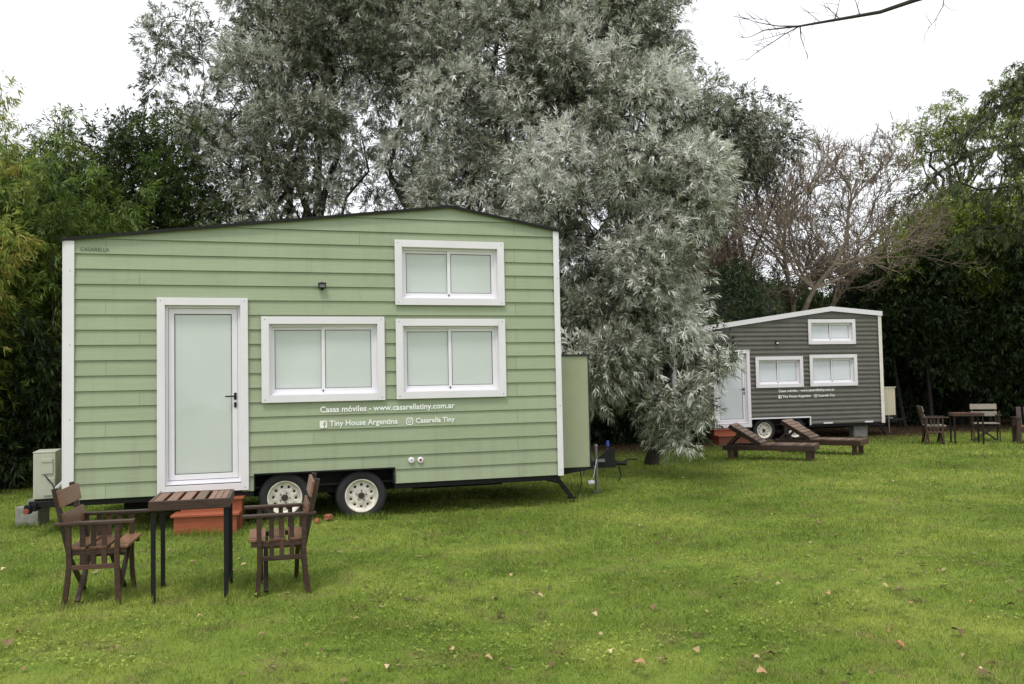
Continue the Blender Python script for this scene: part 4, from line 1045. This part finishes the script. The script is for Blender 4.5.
bt = thing('bare_tree', 'brown leafless tree with dense fine twigs above the grey house', 'tree', (8.3, 26.5, 0), 0)
tbk = Tubes(); rb = np.random.default_rng(500)
tbk.seg(curve((0, 0, -.1), (-.1, 0, 2.3), (.12, 0, 0), 7, rb), np.linspace(.3, .2, 7), 10)
for i, (dx, dy, L0, sd) in enumerate(((-.7, .1, 4.6, 1), (-.25, .3, 5.0, 2), (.12, -.2, 5.9, 3), (.42, .1, 5.9, 4), (.7, .2, 5.3, 8), (-1.05, -.2, 3.9, 9))):
    bare(tbk, np.random.default_rng(500 + sd), (dx * .12 - .1, 0, 2.1), (dx, dy, 1), L0, .10, 4, minr=.0095, up=.09, spread=.8, kids=(10, 8, 7, 5), wander=.2, sub=.47)
tbk.build('trunk', 'pale_bark', bt)
tree('lichen_tree', 'small yellowish tree mingling with the bare tree above the grey house', 'tree', (11.4, 29.5, 0), BL((885, 160, 30, .9, .5), (900, 190, 30, 1.0, .5), (870, 175, 30, .7, .4), (900, 225, 30, .9, .5), (760, 235, 30, 1.2, .3), (850, 250, 30, 1., .35)), 61, 'mid_leaf', .1, 3.0, bark='pale_bark', subs=7, tufts=12, N=7, L=.16, W=.03, rs=(.3, .6), axis=.2, tone=.7)

# tall pine with bright clumps
tree('pine_tree', 'pine with rounded bright green top standing against the sky at right', 'tree', (17.9, 35, 0), BL((945, 118, 34, 1.0, 1.1), (920, 135, 34, .85, 1.1), (970, 125, 34, .85, 1.1), (940, 150, 34, .9), (915, 155, 34, .6), (965, 158, 34, .8, .8), (925, 178, 34, .6, .7), (985, 140, 34, .6), (960, 195, 34, .5, .5)), 62, 'lime_leaf', .24, 7.5, subs=17, tufts=30, N=10, L=.13, W=.03, spread=1.2, rs=(.25, .45), axis=.1, tone=.6, droop=-.4, hollow=.3)
tree('broadleaf_tree', 'tall bright green crown rising behind the limbs of the cedar at the right edge', 'tree', (19.3, 32, 0), BL((1010, 105, 31, 1.0), (1035, 90, 31, 1.1), (1000, 130, 31, .8, .8), (1040, 135, 31, 1.2), (1022, 168, 31, .8, .7)), 63, 'lime_leaf', .2, 5.5, subs=15, tufts=28, N=10, L=.13, W=.035, spread=1.2, rs=(.25, .45), axis=.1, tone=.5, hollow=.3)

# cedar at the right edge: level limbs with hanging needle sprays
ce = thing('cedar_tree', 'dark cedar with level limbs and hanging sprays reaching in from the right edge', 'tree', (15.0, 22.5, 0), 0)
r_ = np.random.default_rng(71); tb_ = Tubes(); base = np.array([15.0, 22.5, 0]); C = []; D = []
tb_.seg(curve((0, 0, -.1), (.3, 0, 10.5), (.2, 0, 0), 10, r_), np.linspace(.28, .08, 10), 10)
LIM = [[(1090, 150), (1020, 145), (975, 150), (935, 175), (905, 205)], [(1090, 200), (1030, 185), (985, 190), (950, 180)], [(1090, 110), (1040, 95), (1000, 105), (975, 130), (955, 150)], [(1090, 60), (1045, 70), (1010, 85), (985, 105)],
       [(1090, 240), (1040, 225), (1000, 225), (965, 235)], [(1080, 90), (1050, 120), (1015, 125), (985, 165)], [(1090, 130), (1040, 150), (1010, 165), (990, 205)], [(1080, 30), (1050, 45), (1025, 72)], [(1090, 180), (1050, 205), (1020, 210)]]
for k, pl in enumerate(LIM):
    Yk = 22.5 + r_.uniform(-1.2, .6); P = np.array([list(at(x, y, 22.5 + (Yk - 22.5) * (i / 3))) for i, (x, y) in enumerate(pl)]) - base; P[0] = [.15, 0, P[0][2] + .1]
    t = np.linspace(0, len(pl) - 1, 14); Pf = np.stack([np.interp(t, np.arange(len(pl)), P[:, j]) for j in range(3)], 1) + r_.normal(0, .03, (14, 3)); tb_.seg(Pf, np.linspace(.07, .015, 14), 6)
    for i in range(3, 14):
        for _ in range(3):
            a = Pf[i] + r_.normal(0, .05, 3); dr = unit(np.array([-.5 + r_.normal(0, .6), r_.normal(0, .9), r_.normal(-.15, .35)])); ln = r_.uniform(.25, .75); e = a + dr * ln + np.array([0, 0, -.25 * ln]); tb_.seg([a, (a + e) / 2 + np.array([0, 0, .05]), e], [.014, .009, .004], 3)
            for s in np.linspace(.25, 1, 7): C.append(a + (e - a) * s + r_.normal(0, .05, 3)); D.append(unit(dr + np.array([0, 0, -1.1]) + r_.normal(0, .3, 3)))
tb_.build('trunk', 'bark', ce)
C = np.array(C); D = np.array(D); V, Fc, tn = leaves(C, D, 12, .12, .022, .75, r_, .16, np.clip(.62 + r_.normal(0, .25, len(C)), 0, 1)); arrmesh('crown', V, Fc, tn, 'needle_leaf', ce); LEAFN += len(Fc)

# overhanging bare branch at top right, its trunk out of frame
ob = thing('leafless_tree', 'thin bare branch reaching in from the top right against the sky', 'tree', (8.6, 9.2, 0), 0)
base = np.array([8.6, 9.2, 0]); tb_ = Tubes(); r_ = np.random.default_rng(81)
tb_.seg(curve((0, 0, -.1), (-.3, 0, 6.6), (.15, 0, 0), 10, r_), np.linspace(.16, .06, 10), 10)
main = [(1150, -150), (1040, -60), (955, -12), (915, 0), (880, 12), (840, 19), (800, 26), (765, 30)]
P = np.array([list(at(x, y, 9.0)) for x, y in main]) - base; P[0] = [-.29, 0, 6.4]
tb_.seg(P, [.05, .04, .03, .024, .02, .016, .011, .006], 7)
def tw(pts, r0, r1=.002):
    Q = np.array([list(at(x, y, 9.0 + dy)) for x, y, dy in pts]) - base; tb_.seg(Q, np.linspace(r0, r1, len(Q)), 5)
    for i in range(1, len(Q)):
        for _ in range(2):
            a = Q[i] + (Q[i - 1] - Q[i]) * r_.random(); e = a + unit(unit(Q[i] - Q[i - 1]) * .8 + r_.normal(0, .7, 3)) * r_.uniform(.06, .2); m_ = (a + e) / 2 + r_.normal(0, .015, 3); tb_.seg([a, m_, e], [.0035, .0028, .0018], 3)
for pts, r0 in (([(800, 26, 0), (778, 26, 0), (755, 22, .1), (735, 14, .1)], .008), ([(765, 30, 0), (750, 37, 0), (737, 38, .1)], .005), ([(800, 26, 0), (785, 34, 0), (770, 44, -.1), (757, 52, -.1), (745, 62, -.1)], .007), ([(800, 26, 0), (801, 38, .1), (806, 52, .1)], .008),
                ([(785, 33, 0), (768, 38, 0), (752, 42, .1)], .004), ([(840, 19, 0), (828, 8, .1), (820, 4, .1)], .006), ([(820, 22, 0), (808, 12, .1), (800, 6, .1)], .004), ([(835, 20, 0), (838, 8, .1), (840, -2, .1)], .006), ([(945, -8, 0), (943, 6, -.1), (934, 22, -.1), (928, 28, -.1)], .006), ([(778, 30, 0), (765, 20, 0), (750, 18, 0), (738, 20, .1)], .004), ([(860, 15, 0), (856, 2, 0), (850, -10, 0)], .006)):
    tw(pts, r0)
tb_.build('branches', 'bark', ob)

# small weed stems under the silver tree
st = thing('sapling', 'thin dark stick standing in the grass under the silver tree', 'stick', tuple(at(698, 459, 17.1).xy) + (0,))
mb = MB(); mb.tube([(0, 0, -.05), (.01, 0, .12), (-.02, .0, .24)], [.012, .01, .006], 6); mb.tube([(.005, 0, .1), (.05, 0, .2)], [.006, .003], 5); mb.build('stem', 'bark', st)

# ------------------------------------------------------------------ light
w = bpy.data.worlds.new('World'); scene.world = w; w.use_nodes = True; nt = w.node_tree; bg = nt.nodes['Background']
EL, AZ = math.radians(64), math.radians(200)   # sun high, behind the photographer to the left
sky = nt.nodes.new('ShaderNodeTexSky'); sky.sky_type = 'NISHITA'; sky.sun_disc = False; sky.sun_elevation = EL; sky.sun_rotation = AZ
mx = nt.nodes.new('ShaderNodeMix'); mx.data_type = 'RGBA'; mx.inputs[0].default_value = .9; lk(nt, sky.outputs[0], mx.inputs[6])
tc = nt.nodes.new('ShaderNodeTexCoord'); n = nt.nodes.new('ShaderNodeTexNoise'); n.inputs['Scale'].default_value = 2.0; n.inputs['Detail'].default_value = 4; lk(nt, tc.outputs['Generated'], n.inputs['Vector'])
r = ramp(nt, [(.3, (10.2, 10.4, 10.9)), (.7, (12.2, 12.3, 12.5))]); lk(nt, n.outputs['Fac'], r.inputs['Fac']); lk(nt, r.outputs[0], mx.inputs[7])
lk(nt, mx.outputs[2], bg.inputs['Color']); bg.inputs['Strength'].default_value = .115
sd = bpy.data.lights.new('sun', 'SUN'); sd.energy = 1.9; sd.angle = math.radians(14); sd.color = (1, .97, .92)
so = bpy.data.objects.new('sun', sd); COL.objects.link(so)
sv = Vector((math.sin(AZ) * math.cos(EL), math.cos(AZ) * math.cos(EL), math.sin(EL))); so.rotation_euler = sv.to_track_quat('Z', 'Y').to_euler()
scene.view_settings.view_transform = 'Standard'; scene.view_settings.look = 'None'; scene.view_settings.exposure = 0; scene.view_settings.gamma = 1
scene.render.engine = 'CYCLES'; scene.cycles.max_bounces = 6; scene.cycles.diffuse_bounces = 3; scene.cycles.transparent_max_bounces = 4
print('grass', NG, 'leaves', LEAFN, 'objects', len(bpy.data.objects))
